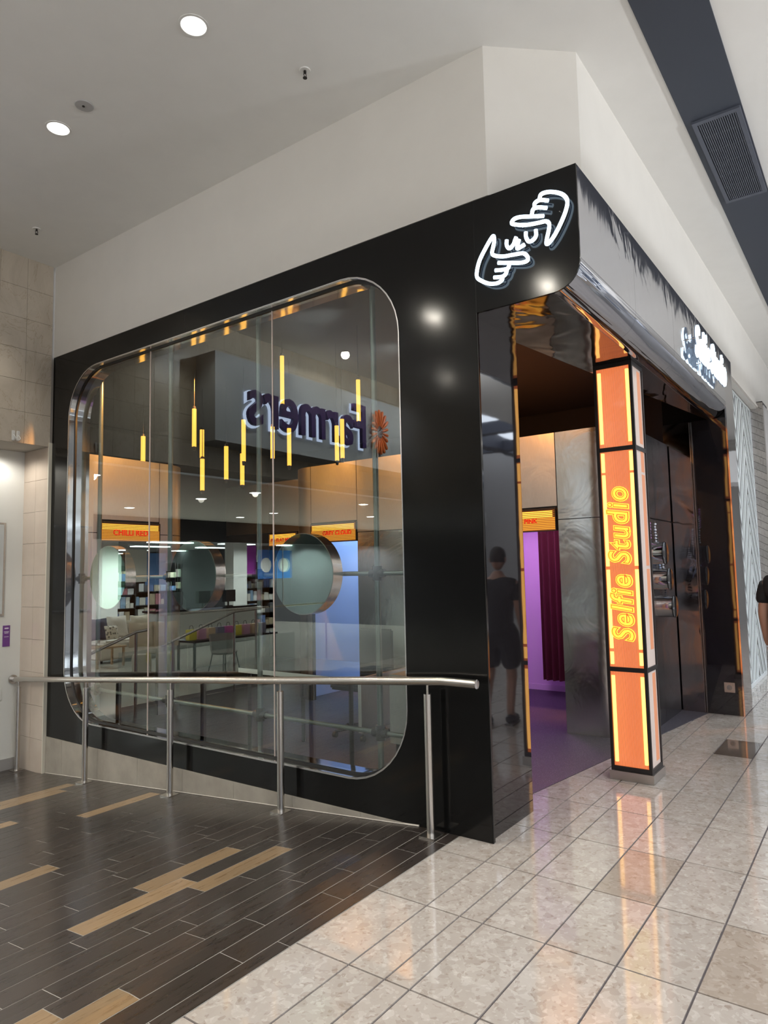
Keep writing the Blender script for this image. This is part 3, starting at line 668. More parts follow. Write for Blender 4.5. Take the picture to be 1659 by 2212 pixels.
# pendant tube lamps
PT = [(1.3, 5.21, 3.22, 2.73), (1.1, 4.01, 3.33, 2.88), (1.7, 4.62, 3.28, 2.9), (1.6, 4.49, 2.9, 2.49), (1.5, 3.96, 2.97, 2.56), (1.2, 3.35, 3.13, 2.66), (1.9, 4.14, 2.96, 2.55), (1.0, 2.6, 3.6, 3.1), (2.0, 3.74, 3.24, 2.83), (1.4, 2.9, 3.01, 2.59), (1.3, 2.19, 2.92, 2.55), (1.6, 2.37, 3.06, 2.63), (1.1, 1.77, 3.24, 2.83)]
PLAB = ['amber tube pendant lamp furthest left behind the glass', 'amber tube pendant lamp, upper one of the left-hand cluster', 'amber tube pendant lamp, middle one of the left-hand cluster', 'amber tube pendant lamp, lowest of the left-hand cluster',
 'amber tube pendant lamp alone left of the grey store sign reflection', 'amber tube pendant lamp, longer and upper of the overlapping centre pair', 'amber tube pendant lamp, lower and partly hidden of the centre pair', 'amber tube pendant lamp hanging highest of all',
 'thin amber tube pendant lamp behind the right-hand glass seam', 'amber tube pendant lamp just right of the right-hand glass seam', 'amber tube pendant lamp, lower left of the right-hand pair', 'amber tube pendant lamp, upper right of the right-hand pair', 'amber tube pendant lamp furthest right, beside the orange flower reflection']
for (x, y, zt, zb), lb in zip(PT, PLAB):
    t_ = thing('pendant_lamp', (x, y, zb), lb, 'lamp', 'amber tube pendants behind the window')
    d = math.dist((x, y), (-3.58, -1.88)); r = .0235*d/7.6
    bm = bmesh.new(); tube(bm, [(x, y, zb+.03), (x, y, zt-.01)], r, 12); mk('tube', bm, AMB, t_)
    bm = bmesh.new(); lathe(bm, [(.001, zb-.012), (r*.55, zb-.012), (r*.7, zb), (r*.8, zb+.03)], (x, y, 0), n=12); mk('end_cap', bm, BLKM, t_)
    bm = bmesh.new(); lathe(bm, [(r*.8, zt-.012), (r*.8, zt+.015), (.004, zt+.025), (.0015, 3.728)], (x, y, 0), n=8); mk('cord', bm, BLKM, t_)

# tubular frame with three round mirrors behind the glass
PY = [.965, 2.13, 3.27, 4.39]
rk = thing('tube_scaffold', (.25, 2.6, 0), 'grey scaffold tube frame standing just behind the shop window', 'frame')
for yp in PY:
    bm = bmesh.new(); tube(bm, [(.25, yp, .006), (.25, yp, 3.72)], .021, 12); mk('upright', bm, POLE, rk)
    for zc in (.45, 1.53):
        bm = bmesh.new(); tube(bm, [(.25, yp, zc-.05), (.25, yp, zc+.05)], .034, 10); tube(bm, [(.25, yp-.06, zc), (.25, yp+.06, zc)], .030, 10); mk('clamp', bm, BLKM, rk)
for zc in (.45, 1.53):
    bm = bmesh.new(); tube(bm, [(.25, .50, zc), (.25, 4.66, zc)], .017, 10); mk('crossbar', bm, POLE, rk)
MIR = mat('mirror_face', (.36, .45, .40), .01, 1); DRUM = m_brushed('drum_side_steel', (.62, .52, .46), .2)
for (yc, lb) in ((1.55, 'round green-tinted mirror drum on the tube frame nearest the entrance'), (2.79, 'round green-tinted mirror drum in the middle of the tube frame'), (4.03, 'round green-tinted mirror drum furthest from the entrance')):
    t_ = thing('round_mirror', (.25, yc, 1.21), lb, 'mirror', 'round mirrors behind the window'); rk_off = 0; R_ = .296
    bm = bmesh.new(); lathe(bm, [(R_, .120), (R_, .222)], (0, yc, 1.535), 'x', 56); mk('drum', bm, DRUM, t_)
    bm = bmesh.new(); lathe(bm, [(.0001, .119), (R_-.004, .119), (R_-.004, .116), (.0001, .116)], (0, yc, 1.535), 'x', 56); mk('mirror_face', bm, MIR, t_)
    bm = bmesh.new(); lathe(bm, [(R_-.002, .218), (R_-.002, .221)], (0, yc, 1.535), 'x', 40); mk('back_face', bm, MIR, t_)

# desk behind the window
dk = thing('desk', (.9, 1.9, 0), 'dark glossy desk top on pale end panels behind the window', 'desk')
mk('desk_top', bmf((.45, 1.22, 1.32, 2.60, .72, .75)), BLK2, dk); mk('end_panel', bmf((.47, 1.20, 1.30, 1.33, .36, .76)), BRU, dk)
mk('edge_strip', bmf((.448, .452, 1.33, 2.60, .715, .752)), SCRW, dk)
bm = bmesh.new()
for x, y in ((.5, 1.42), (.5, 2.52), (1.16, 1.42), (1.16, 2.52)): tube(bm, [(x, y, .006), (x, y, .72)], .018, 8); 
mk('legs', bm, BLKM, dk)
ob = thing('storage_cube', (.75, .80, 0), 'pale brushed metal cabinet beside the desk end in the window corner', 'cabinet')
mk('body', bmf((.55, 1.1, .62, 1.10, .30, .79)), BRU, ob); mk('base', bmf((.58, 1.07, .65, 1.07, .006, .30)), BLKM, ob)
# office chair behind the desk
def office_chair(x, y):
    t_ = thing('office_chair', (x, y, 0), 'dark swivel chair behind the desk seen through the glass', 'chair'); 
    bm = bmesh.new(); 
    for k in range(5): a = 2*PI*k/5; tube(bm, [(x, y, .10), (x+.28*math.cos(a), y+.28*math.sin(a), .06)], [.022, .012], 8)
    mk('base', bm, BLKM, t_)
    for k in range(5): a = 2*PI*k/5; bm = bmesh.new(); lathe(bm, [(.001, -.015), (.028, -.015), (.028, .015), (.001, .015)], (x+.28*math.cos(a), y+.28*math.sin(a), .034), 'y', 12); mk('castor', bm, BLKM, t_)
    bm = bmesh.new(); tube(bm, [(x, y, .1), (x, y, .44)], .022, 10); mk('stem', bm, SST, t_)
    mk('seat', bmf((x-.23, x+.23, y-.23, y+.23, .44, .50)), mat('dark_fabric', (.03, .035, .045), .9), t_, bevel=.02)
    mk('backrest', bmf((x+.20, x+.24, y-.2, y+.2, .56, .98)), MATS['dark_fabric'], t_, bevel=.015)
office_chair(1.65, 2.2)
# blue booth kiosk: screen with ring light
kt = thing('photo_kiosk', (4.2, 3.4, 0), 'pale photo kiosk with a round lens glowing in blue booth light', 'kiosk')
mk('body', bmf((4.30, 4.70, 2.9, 3.75, .005, 1.0)), mat('pale_kiosk', (.5, .56, .7), .3), kt, bevel=.02)
mk('screen', bmf((4.55, 4.60, 2.75, 3.85, 1.05, 2.1)), mat('blue_screen', (.1, .15, .3), .2, emit=(.28, .42, .95), es=.75), kt)
mk('highlight_bar', bmf((4.535, 4.55, 2.8, 3.6, 1.62, 1.86)), mat('pale_screen', (.2, .2, .3), .3, emit=(.62, .85, 1), es=1.05), kt)
bm = bmesh.new(); lathe(bm, [(.001, -.02), (.085, -.02), (.085, .02)], (4.52, 2.98, 1.45), 'x', 24); mk('lens_ring', bm, BLKM, kt)
bm = bmesh.new(); lathe(bm, [(.001, -.03), (.05, -.03), (.05, -.02)], (4.52, 2.98, 1.45), 'x', 20); mk('lens', bm, MATS['pale_screen'], kt)

# accessory display on the entrance steel wall
DF = mat('black_disc', (.012, .012, .014), .12, coat=.5)
for k, zc in enumerate((1.66, 1.41, 1.14)):
    xk = 3.30+.13*k
    t_ = thing('disc_drum', (xk, -.05, zc), ['chrome drum with black round face, top of three on steel wall', 'chrome drum with black round face, middle of three on steel wall', 'chrome drum with black round face, bottom of three on steel wall'][k], 'display', 'round drums on the entrance wall')  # chrome drums with dark faces, no light source inside
    bm = bmesh.new(); lathe(bm, [(.105, -.046), (.105, -.20)], (xk, 0, zc), 'y', 36); mk('drum', bm, CHR2, t_)
    bm = bmesh.new(); lathe(bm, [(.0001, -.206), (.10, -.206), (.11, -.20), (.11, -.19)], (xk, 0, zc), 'y', 36); mk('disc_face', bm, DF, t_)
cols = [mat('lilac_bead', (.55, .22, .60), .3), mat('silver_bead', (.6, .62, .7), .2, .6), mat('black_bead', (.02, .02, .03), .2), mat('pale_blue_bead', (.35, .45, .7), .3)]
rr_ = random.Random(5)
for k in range(11):
    xk = [3.02, 3.08, 3.14, 3.10, 3.16, 3.48, 3.54, 3.58, 3.28, 3.70, 3.76][k]; top = [2.25, 2.15, 2.02, 1.56, 1.30, 1.98, 1.86, 1.60, 1.98, 1.75, 1.52][k]; n_ = [9, 12, 10, 8, 9, 12, 9, 8, 6, 11, 12][k]
    t_ = thing('bead_charm', (xk, -.08, top-.03*n_), ['lilac', 'silver', 'dark', 'pale blue'][k % 4]+' bead charm string %s on the steel entrance wall' % ['hanging highest', 'second highest', 'third highest', 'left of the middle drum', 'left between lower drums', 'right above the top drum', 'right beside the top drum', 'right between upper drums', 'directly above the top drum', 'upper of the far right two', 'lower of the far right two'][k], 'charm', 'bead charms on the entrance wall')
    bm = bmesh.new()
    for j in range(n_): 
        r = .011+.004*rr_.random(); lathe(bm, [(.001, -r), (r*.8, -r*.6), (r, 0), (r*.8, r*.6), (.001, r)], (xk+rr_.uniform(-.008, .008), -.07, top-.028*j-.03), 'z', 8)
    mk('beads', bm, cols[k % 4], t_)
    bm = bmesh.new(); tube(bm, [(xk, -.046, top), (xk, -.075, top)], .003, 6); tube(bm, [(xk, -.072, top), (xk, -.070, top-.028*n_)], .0015, 5); mk('hook', bm, SST, t_)

# ================================================================ HANDRAIL ON THE RAMP
RX = -.095
def rz(y): return .885-.0715*(y-.35) if y > .35 else .885
hr = thing('handrail', (RX, 2.7, 0), 'long brushed stainless handrail on five posts along the ramp', 'handrail')
pts = [(RX, .03, .897), (RX, .25, .897), (RX, .36, .89)] + [(RX, y, .89-.0735*(y-.36)) for y in (1, 2, 3, 4, 5, 5.34)]
bm = bmesh.new(); tube(bm, pts, .026, 16); mk('rail', bm, SST, hr)
bm = bmesh.new(); lathe(bm, [(.027, .0), (.027, .006), (.001, .008)], (RX, .03, .897), 'y', 16); 
for v in bm.verts: v.co.y = .03-(v.co.y-.03)
mk('end_cap', bm, CHR2, hr)
bm = bmesh.new(); lathe(bm, [(.045, 5.333), (.045, 5.349)], (RX, 0, .89-.0735*4.98), 'y', 20); mk('wall_flange', bm, SST, hr)
for yp in (.357, 1.572, 2.790, 4.005, 5.225):
    zb = rampz(yp); zr = .89-.0735*(yp-.36)-.02
    bm = bmesh.new(); tube(bm, [(RX, yp, zb+.008), (RX, yp, zr-.055)], .0245, 14); mk('post', bm, SST, hr)
    bm = bmesh.new(); tube(bm, [(RX, yp, zr-.06), (RX, yp, zr+.004)], .006, 8); mk('spigot', bm, SST, hr)
    bm = bmesh.new(); yzprism(bm, RX-.045, RX+.045, [yp-.045, yp+.045], .0, 0) if False else box(bm, RX-.052, RX+.052, yp-.052, yp+.052, zb-.004, zb+.009)
    mk('base_plate', bm, SST, hr)

# ================================================================ CEILING FITTINGS
DLB = ['round recessed downlight nearest the top of the picture', 'round recessed downlight at left beside the blank round cover', 'round recessed downlight deepest in the corner by the tiled wall', 'round recessed downlight over the start of the walkway']
for (x, y), lb in zip(DL, DLB):
    t_ = thing('downlight', (x, y, ZC), lb, 'downlight', 'recessed downlights in the grey ceiling')
    bm = bmesh.new(); lathe(bm, [(.074, ZC+.002), (.074, ZC-.004), (.088, ZC-.004), (.088, ZC)], (x, y, 0), n=32); mk('trim_ring', bm, SCRW, t_)
    bm = bmesh.new(); lathe(bm, [(.074, ZC), (.042, ZC+.09), (.001, ZC+.09)], (x, y, 0), n=32); mk('reflector', bm, mat('lit_reflector', (.85, .85, .82), .25, emit=(1, .99, .95), es=1.2) if 'lit_reflector' not in MATS else MATS['lit_reflector'], t_)
    bm = bmesh.new(); lathe(bm, [(.030, ZC+.055), (.036, ZC+.085)], (x, y, 0), n=24); mk('bulb', bm, LAMPW, t_)
    spot((x, y, ZC-.015), 60, WARM, 105, .55, r=.04)
bm = bmesh.new(); lathe(bm, [(.001, ZC-.008), (.058, ZC-.006), (.062, ZC)], (-1.18, 2.31, 0), n=28)
t_ = thing('ceiling_cover', (-1.18, 2.31, ZC-.01), 'blank round grey cover disc in ceiling beside the left downlight', 'cover'); mk('disc', bm, mat('cover_grey', (.42, .42, .42), .6), t_)
bm = bmesh.new(); lathe(bm, [(.001, ZC-.014), (.009, ZC-.012), (.009, ZC-.007)], (-1.185, 2.31, 0), n=12); mk('indicator', bm, BLKM, t_)
for (x, y), lb in (((-.51, .90), 'small fire sprinkler right of the top downlight'), ((-.53, 4.21), 'small fire sprinkler near the tiled corner')):
    t_ = thing('sprinkler', (x, y, ZC-.06), lb, 'sprinkler', 'ceiling sprinklers')
    bm = bmesh.new(); lathe(bm, [(.012, ZC-.004), (.034, ZC-.006), (.036, ZC)], (x, y, 0), n=24); mk('escutcheon', bm, SCRW, t_)
    bm = bmesh.new(); tube(bm, [(x, y, ZC-.004), (x, y, ZC-.02)], .009, 8); tube(bm, [(x-.009, y, ZC-.02), (x-.012, y, ZC-.035), (x, y, ZC-.05)], .0025, 6); tube(bm, [(x+.009, y, ZC-.02), (x+.012, y, ZC-.035), (x, y, ZC-.05)], .0025, 6); mk('frame_arms', bm, BLKM, t_)
    bm = bmesh.new(); lathe(bm, [(.001, ZC-.05), (.014, ZC-.05), (.014, ZC-.053), (.001, ZC-.053)], (x, y, 0), n=16); mk('deflector', bm, BLKM, t_)
for k, xk in enumerate((-.34, -.385)):
    t_ = thing('wall_hook', (xk, 4.85, 2.90), ['small white plastic hook on tiled wall, right of the two', 'small white plastic hook on tiled wall, left of the two'][k], 'hook')
    mk('plate', bmf((xk-.016, xk+.016, 4.848, 4.861, 2.875, 2.975)), SCRW, t_, bevel=.005)
    bm = bmesh.new(); tube(bm, smooth([(xk, 4.848, 2.93), (xk+.008, 4.830, 2.905), (xk+.008, 4.828, 2.89), (xk, 4.835, 2.88)], 3), .005, 8); mk('peg', bm, SCRW, t_)

# things on the white wall in the passage
t_ = thing('wall_poster', (-.24, 5.34, 1.1), 'silver framed notice on the white passage wall at the left edge', 'frame')
mk('frame', bmf((-.60, -.205, 5.335, 5.349, 1.17, 2.11)), SST, t_); mk('print', bmf((-.58, -.225, 5.332, 5.336, 1.19, 2.09)), mat('pale_print', (.55, .58, .58), .4), t_)
t_ = thing('purple_notice', (-.17, 5.34, .86), 'small purple notice with white lettering on the white passage wall', 'notice')
mk('card', bmf((-.205, -.135, 5.344, 5.349, .86, 1.07)), PURL, t_)
me = plate([rrect(-.19, -.15, .905, .945, .004)], .001, MXZ @ T(0, 0, -5.343)); 
bm = bmf((-.19, -.15, 5.3425, 5.344, 1.035, 1.048), (-.195, -.145, 5.3425, 5.344, 1.005, 1.011), (-.19, -.15, 5.3425, 5.344, .992, .998), (-.192, -.148, 5.3425, 5.344, .955, .959)); mk('printed_lines', bm, mat('white_print', (.75, .7, .8), .6), t_); bpy.data.meshes.remove(me)
t_ = thing('switch_plate', (-.24, 5.345, .39), 'white switch plate low on the passage wall behind the rail', 'switch'); mk('plate', bmf((-.28, -.205, 5.34, 5.349, .33, .45)), SCRW, t_, bevel=.003); mk('rocker', bmf((-.255, -.23, 5.336, 5.341, .37, .41)), SCRW, t_)

# ================================================================ NEIGHBOURING SHOPFRONT (right)
zp = thing('neighbour_shopfront', (6, -.46, 0), 'white and grey zigzag screen panel right of the black shop', 'shopfront')
ZW = mat('zigzag_white', (.80, .87, .90), .3); ZG = mat('zigzag_grey', (.17, .175, .18), .5)
mk('screen_backing', bmf((4.765, 7.42, -.45, -.44, .03, 3.74)), ZG, zp)
def zig(xa, xb, w_, z0, z1, hgt, ph):
    zs = []; k = 0
    return
nz_ = 0
H_ = .95; zlo, zhi = .05, 3.72
for k in range(-3, 10):
    for band, (off, tw) in enumerate(((0, .13), (.28, .06))):
        z_b = zlo+.40*k+off*.75; seg = [(4.80, 0), (5.45, 1), (6.10, 0), (6.75, 1), (7.38, 0)]
        for (xa, sa), (xb, sb) in zip(seg, seg[1:]):
            q = [(xa, z_b+H_*sa), (xb, z_b+H_*sb), (xb, z_b+H_*sb+tw), (xa, z_b+H_*sa+tw)]
            q = [(b_, a_) for a_, b_ in clipu([(b_, a_) for a_, b_ in q], zlo, zhi)]
            if len(q) < 3: continue
            bm = bmesh.new(); f1 = [bm.verts.new((a, -.456, b)) for a, b in q]; f0 = [bm.verts.new((a, -.4505, b)) for a, b in q]
            bm.faces.new(f1); bm.faces.new(f0[::-1])
            for i in range(len(q)): bm.faces.new((f1[i], f1[(i+1) % len(q)], f0[(i+1) % len(q)], f0[i]))
            mk('zigzag_strip', bm, ZW, zp)
mk('frame', bmf((4.765, 7.42, -.462, -.44, .001, .05), (4.765, 7.42, -.462, -.44, 3.72, 3.76), (4.765, 4.81, -.462, -.44, .05, 3.72), (7.37, 7.42, -.462, -.44, .05, 3.72)), ZW, zp)
mk('top_line', bmf((4.765, 7.44, -.464, -.44, 3.755, 3.768)), BLKM, zp)
bp = thing('board_column', (7.6, -.5, 0), 'grey column clad in narrow diagonal boards beyond the zigzag screen', 'column')
YB0, YB1 = -.62, -.44
mk('core', bmf((7.455, 7.95, YB0+.004, YB1, .001, 3.86)), BLKM, bp)
zz = -.10
while zz < 3.86:
    bm = bmesh.new(); q = [(YB1, zz), (YB0, zz-.11), (YB0, zz-.11+.098), (YB1, zz+.098)]
    q = [(a, min(max(b, .002), 3.858)) for a, b in q]
    if max(b for _, b in q)-min(b for _, b in q) > .03 and abs(q[3][1]-q[0][1])+abs(q[2][1]-q[1][1]) > .02:
        f1 = [bm.verts.new((7.445, a, b)) for a, b in q]; f0 = [bm.verts.new((7.455, a, b)) for a, b in q]
        bm.faces.new(f1); bm.faces.new(f0[::-1])
        for i in range(4): bm.faces.new((f1[i], f1[(i+1) % 4], f0[(i+1) % 4], f0[i]))
        mk('board', bm, BOARD, bp)
    else: bm.free()
    zz += .104
mk('edge_board', bmf((7.455, 7.95, YB0-.012, YB0+.003, .001, 3.80)), mat('pale_grey_board', (.48, .47, .47), .5), bp)
wb = thing('projecting_box', (7.9, -.8, 2.8), 'plain white box sign projecting from the board-clad column', 'box sign'); mk('body', bmf((7.7, 8.3, -1.35, -.635, 2.75, 3.22)), mat('cool_white_box', (.66, .69, .72), .4), wb); mk('side_shadow_gap', bmf((7.72, 8.28, -.636, -.633, 2.78, 3.2)), BLKM, wb)
mk('wall_neighbour', bmf((7.96, 16, -.60, -.54, 0, 3.76)), INNERW, kind='structure')

# opposite side of the mall (seen in the polished steel)
mk('wall_end_blocker', bmf((15.9, 16, -8.5, -.55, 0, 5.2)), m_paint('dim_blocker_paint', (.30, .29, .28)), kind='structure')  # unseen wall added to keep bright sky out of the reflections
mk('wall_behind_blocker', bmf((-14.1, -14, -8.5, 4.9, -.4, 5.2)), MATS['dim_blocker_paint'], kind='structure')  # same kind of added blocker at the opposite end, out of view
mk('wall_opposite', bmf((-14, 16, -8.6, -8.5, 2.9, 5.2), (-14, 16, -8.5, -8.2, 2.9, 3.3)), WALLW, kind='structure')
op = thing('opposite_shopfronts', (2, -8.6, 0), 'row of dim shopfronts across the mall, mirrored in the steel fascia', 'shopfront')
for k in range(6):
    xa = -13+4.8*k
    mk('shop_window', bmf((xa, xa+4.2, -8.55, -8.5, .1, 2.8)), mat('shop_glow_%d' % k, (.2, .17, .14), .3, emit=[(1, .85, .6), (.7, .8, 1), (1, .9, .8)][k % 3], es=.22), op)
    mk('pillar', bmf((xa+4.2, xa+4.8, -8.6, -8.45, 0, 2.9)), INNERW, op)

# ================================================================ DEPARTMENT STORE SIDE (seen mirrored in the window)
mk('ceiling.004', bmf((-16, .0, 5.5, 11.6, 2.86, 2.96)), CEIL, kind='structure')
mk('wall_bulkhead', bmf((-16, .0, 11.6, 11.75, 2.34, 2.96)), BLKM, kind='structure')
mk('wall_store_right', bmf((.0, .1, 5.5, 34, -.4, 2.96)), mat('store_wall_red', (.38, .10, .12), .6), kind='structure')
mk('ceiling.005', bmf((-26, .1, 11.75, 60, 2.62, 2.7)), mat('store_ceiling', (.22, .22, .23), .8), kind='structure')
mk('wall_store_back', bmf((-26, .1, 59, 59.2, -.4, 2.7)), mat('store_back_wall', (.10, .12, .16), .8), kind='structure')
mk('wall_store_left', bmf((-16, -15.8, 4.9, 30, -.4, 2.9)), mat('store_dark_wall', (.08, .08, .09), .8), kind='structure')
sp = thing('strip_lamp', (-5, 20, 2.6), 'rows of long white strip lamps on the store ceiling mirrored in glass', 'lamp', 'store strip lamps'); 
bpy.data.objects.remove(sp)
s0 = None; cnt = 0
for j, yy in enumerate((17, 20, 23.5, 27.5, 32, 37, 43, 50)):
    for i in range(8):
        xx = -1.6-2.9*i-(1.4 if j % 2 else 0)
        if s0 is None: s0 = mk('strip_lamp', bmf((xx-.75, xx+.75, yy-.17, yy+.17, 2.575, 2.610)), STRIP, cat='lamp', group='store strip lamps'); o = s0
        else: o = s0.copy(); C.objects.link(o); o.location = (xx, yy, s0.location.z)
        o['label'] = 'store ceiling strip lamp in mirrored row %s from the front, number %s from left' % (['one', 'two', 'three', 'four', 'five', 'six', 'seven', 'eight'][j], ['one', 'two', 'three', 'four', 'five', 'six', 'seven', 'eight'][i])
for x in (-3, -7, -11, -15):
    for y in (13.0, 16.0, 18.5, 25.5, 35): spot((x, y, 2.56), 620 if y < 17 else 360, (.92, 1, .98), 165, .5, r=.08)  # added lamps that brighten the mirrored store and its goods
# lobby downlights
for k, (x, y) in enumerate(((-1.2, 6.35), (-4.1, 6.4), (-7.0, 6.4), (-4.05, 7.7), (-4.1, 9.9), (-7.1, 9.0), (-7.3, 10.3), (-1.2, 9.9), (-9.6, 8.2))):
    bm = bmesh.new(); lathe(bm, [(.001, 2.852), (.075, 2.852), (.095, 2.858)], (x, y, 0), n=24)
    mk('lobby_downlight', bm, MATS['white_lamp'], label='round white lobby downlight mirrored in the window, '+['nearest the tiled corner', 'centre of the front row', 'right of the front row', 'just behind the front row centre', 'centre of the back row', 'right in the middle row', 'right in the back row', 'left in the back row', 'furthest right'][k], cat='downlight', group='lobby downlights')
    if k < 8: spot((x, y, 2.84), 110, WARM, 170, .6)
# white columns
for (x, y, lb) in ((-6.75, 15.0, 'white square store column near the sofa, mirrored in glass'), (-11.1, 14.7, 'white square store column beside the purple posters, mirrored in glass')):
    mk('store_column', bmf((x-.28, x+.28, y-.2, y+.2, -.36, 2.62)), INNERW, label=lb, cat='column')
# store sign
sg = thing('store_sign', (-3.7, 4.6, 3.14), 'grey store sign box with purple letters and orange flower, mirrored in glass', 'sign')
mk('sign_box', bmf((-6.2, -1.66, 4.50, 4.86, 3.15, 4.25)), SGREY, sg)
me = text('Farmers', .92, .028, MXZ, bold=.012, width=2.40, spacing=1.0); me.transform(T(-3.33, 4.43, 3.70)); mk('letters', me, PURP, sg)
me = text('Farmers', .92, .004, MXZ, bold=.030, width=2.45, spacing=1.0); me.transform(T(-3.33, 4.485, 3.69)); mk('letter_halo', me, HALO, sg)
for k in range(18):
    a = 2*PI*k/18+.1; r1, r2_ = .10, .36 if abs(math.sin(a)) > .5 else .30
    bm = bmesh.new(); c0 = Vector((-4.93, 4.44, 3.73)); d = Vector((math.cos(a)*.72, 0, math.sin(a)))
    tube(bm, [c0+d*r1, c0+d*(r1+.06), c0+d*(r1+(r2_-r1)*.6), c0+d*r2_*.96, c0+d*r2_], [.008, .017, .027, .022, .008], 8); mk('petal', bm, ORG, sg)
for xk in (-2.6, -4.2, -5.6): spot((xk, 3.1, 4.66), 90, (.92, .97, 1), 95, .7, (math.radians(62), 0, 0), r=.04)  # unseen lamps added to brighten the sign face

# sofa with cushions (mirror side), real X = .14 - virtual X
FZ = -.36
FABW = mat('off_white_fabric', (.62, .58, .52), .9); FABC = mat('cream_fabric', (.56, .50, .40), .9); FABD = mat('dark_blue_cushion', (.06, .06, .10), .9)
def sofa(x, y):
    t_ = thing('sofa', (x, y, FZ), 'off-white fabric sofa with loose cushions, mirrored in the shop window', 'sofa')
    mk('base', bmf((x-.55, x+1.1, y-.4, y+.4, FZ+.06, FZ+.34)), FABW, t_, bevel=.04); mk('seat_cushion', bmf((x-.45, x+.98, y-.42, y+.25, FZ+.34, FZ+.48)), FABW, t_, bevel=.05)
    mk('backrest', bmf((x-.5, x+1.05, y+.22, y+.42, FZ+.34, FZ+.84)), FABW, t_, bevel=.06); mk('armrest', bmf((x-.72, x-.52, y-.4, y+.4, FZ+.06, FZ+.62)), FABW, t_, bevel=.05)
    for a in ((x-.6, y-.32), (x+1.0, y-.32), (x-.6, y+.32), (x+1.0, y+.32)): bm = bmesh.new(); tube(bm, [(*a, FZ), (*a, FZ+.07)], .025, 8); mk('leg', bm, BLKM, t_)
sofa(-5.9, 12.4)
def pillow(x, y, z, s, m, lb, rot=0, tilt=.35):
    bm = bmesh.new(); n_ = 9; grid = []
    for sgn in (1, -1):
        G = [[None]*n_ for _ in range(n_)]
        for i in range(n_):
            for j in range(n_):
                u, v_ = -1+2*i/(n_-1), -1+2*j/(n_-1); h = .28*(max(0, (1-u**4)*(1-v_**4)))**.6*sgn
                pinch = 1-.07*(1-abs(u))*(abs(v_) > .99)-.07*(1-abs(v_))*(abs(u) > .99)
                G[i][j] = bm.verts.new((u*s*pinch, h*s, v_*s*pinch))
        for i in range(n_-1):
            for j in range(n_-1): f = bm.faces.new((G[i][j], G[i+1][j], G[i+1][j+1], G[i][j+1])); f.smooth = True
    bmesh.ops.transform(bm, matrix=Matrix.Translation((x, y, z)) @ Matrix.Rotation(rot, 4, 'Z') @ Matrix.Rotation(-tilt, 4, 'X'), verts=bm.verts)
    bmesh.ops.remove_doubles(bm, verts=bm.verts, dist=1e-4)
    return mk('cushion', bm, m, label=lb, cat='cushion')
pillow(-6.1, 12.40, FZ+.73, .25, FABC, 'cream cushion standing on the right of the sofa in the reflection', tilt=.3)
pillow(-5.55, 12.5, FZ+.74, .25, FABW, 'white cushion in the middle of the sofa in the reflection', tilt=.25)
pillow(-5.0, 12.4, FZ+.72, .25, FABD, 'dark blue cushion at the left of the sofa in the reflection', tilt=.3)
PAT = mat('leaf_pattern_fabric', (.6, .57, .5), .9); vv_ = nd(PAT, 'ShaderNodeTexVoronoi'); vv_.inputs['Scale'].default_value = 14; lk(PAT, pos(PAT), vv_.inputs['Vector']); lk(PAT, ramp(PAT, vv_.outputs['Distance'], [(.25, (.12, .12, .10)), (.42, (.62, .58, .50))]), bs(PAT).inputs['Base Color'])
pillow(-5.1, 12.02, FZ+.66, .16, PAT, 'small leaf-patterned cushion at the sofa front in the reflection', tilt=.3)
# poufs with striped bolster cushions
for k, (x, y) in enumerate(((-4.30, 9.75), (-4.66, 9.5))):
    lb = ['left', 'right'][k]
    bm = bmesh.new(); lathe(bm, [(.17, FZ), (.18, FZ+.03), (.18, FZ+.36), (.16, FZ+.40), (.001, FZ+.41)], (x, y, 0), n=24); mk('pouf', bm, FABC, label='round cream pouf, %s of the pair in the reflection' % lb, cat='pouf', group='poufs')
    pillow(x, y, FZ+.77, .24, FABC, 'plump cream striped cushion on the %s pouf in the reflection' % lb, tilt=.1, rot=.5)
    mk('price_tag', bmf((x-.04, x+.04, y-.205, y-.20, FZ+.26, FZ+.46)), mat('yellow_tag', (.75, .62, .05), .6) if k == 0 else MATS['yellow_tag'], label='yellow price tag on the %s pouf in the reflection' % lb, cat='tag')
# side table
t_ = thing('side_table', (-4.7, 11.6, FZ), 'low pale wooden table left of the sofa in the reflection', 'table'); mk('table_top', bmf((-5.0, -4.3, 11.3, 11.8, FZ+.40, FZ+.43)), TABW, t_)
for a, b in ((-4.95, 11.34), (-4.35, 11.34), (-4.95, 11.76), (-4.35, 11.76)): mk('leg', bmf((a-.02, a+.02, b-.02, b+.02, FZ, FZ+.40)), TABW, t_)
# stack of pillows at left
for k in range(5): pillow(-5.0, 14.2, FZ+1.0+.16*k, .22, FABW, 'white pillow in the stacked pile left of the sofa, number %s from the floor' % ['lowest', 'second', 'third', 'fourth', 'topmost'][k], tilt=PI/2)
bm = bmf((-5.3, -4.7, 13.9, 14.5, FZ, FZ+.93)); mk('display_plinth', bm, mat('grey_plinth', (.25, .24, .26), .6), label='grey display plinth under the pile of white pillows in reflection', cat='plinth')
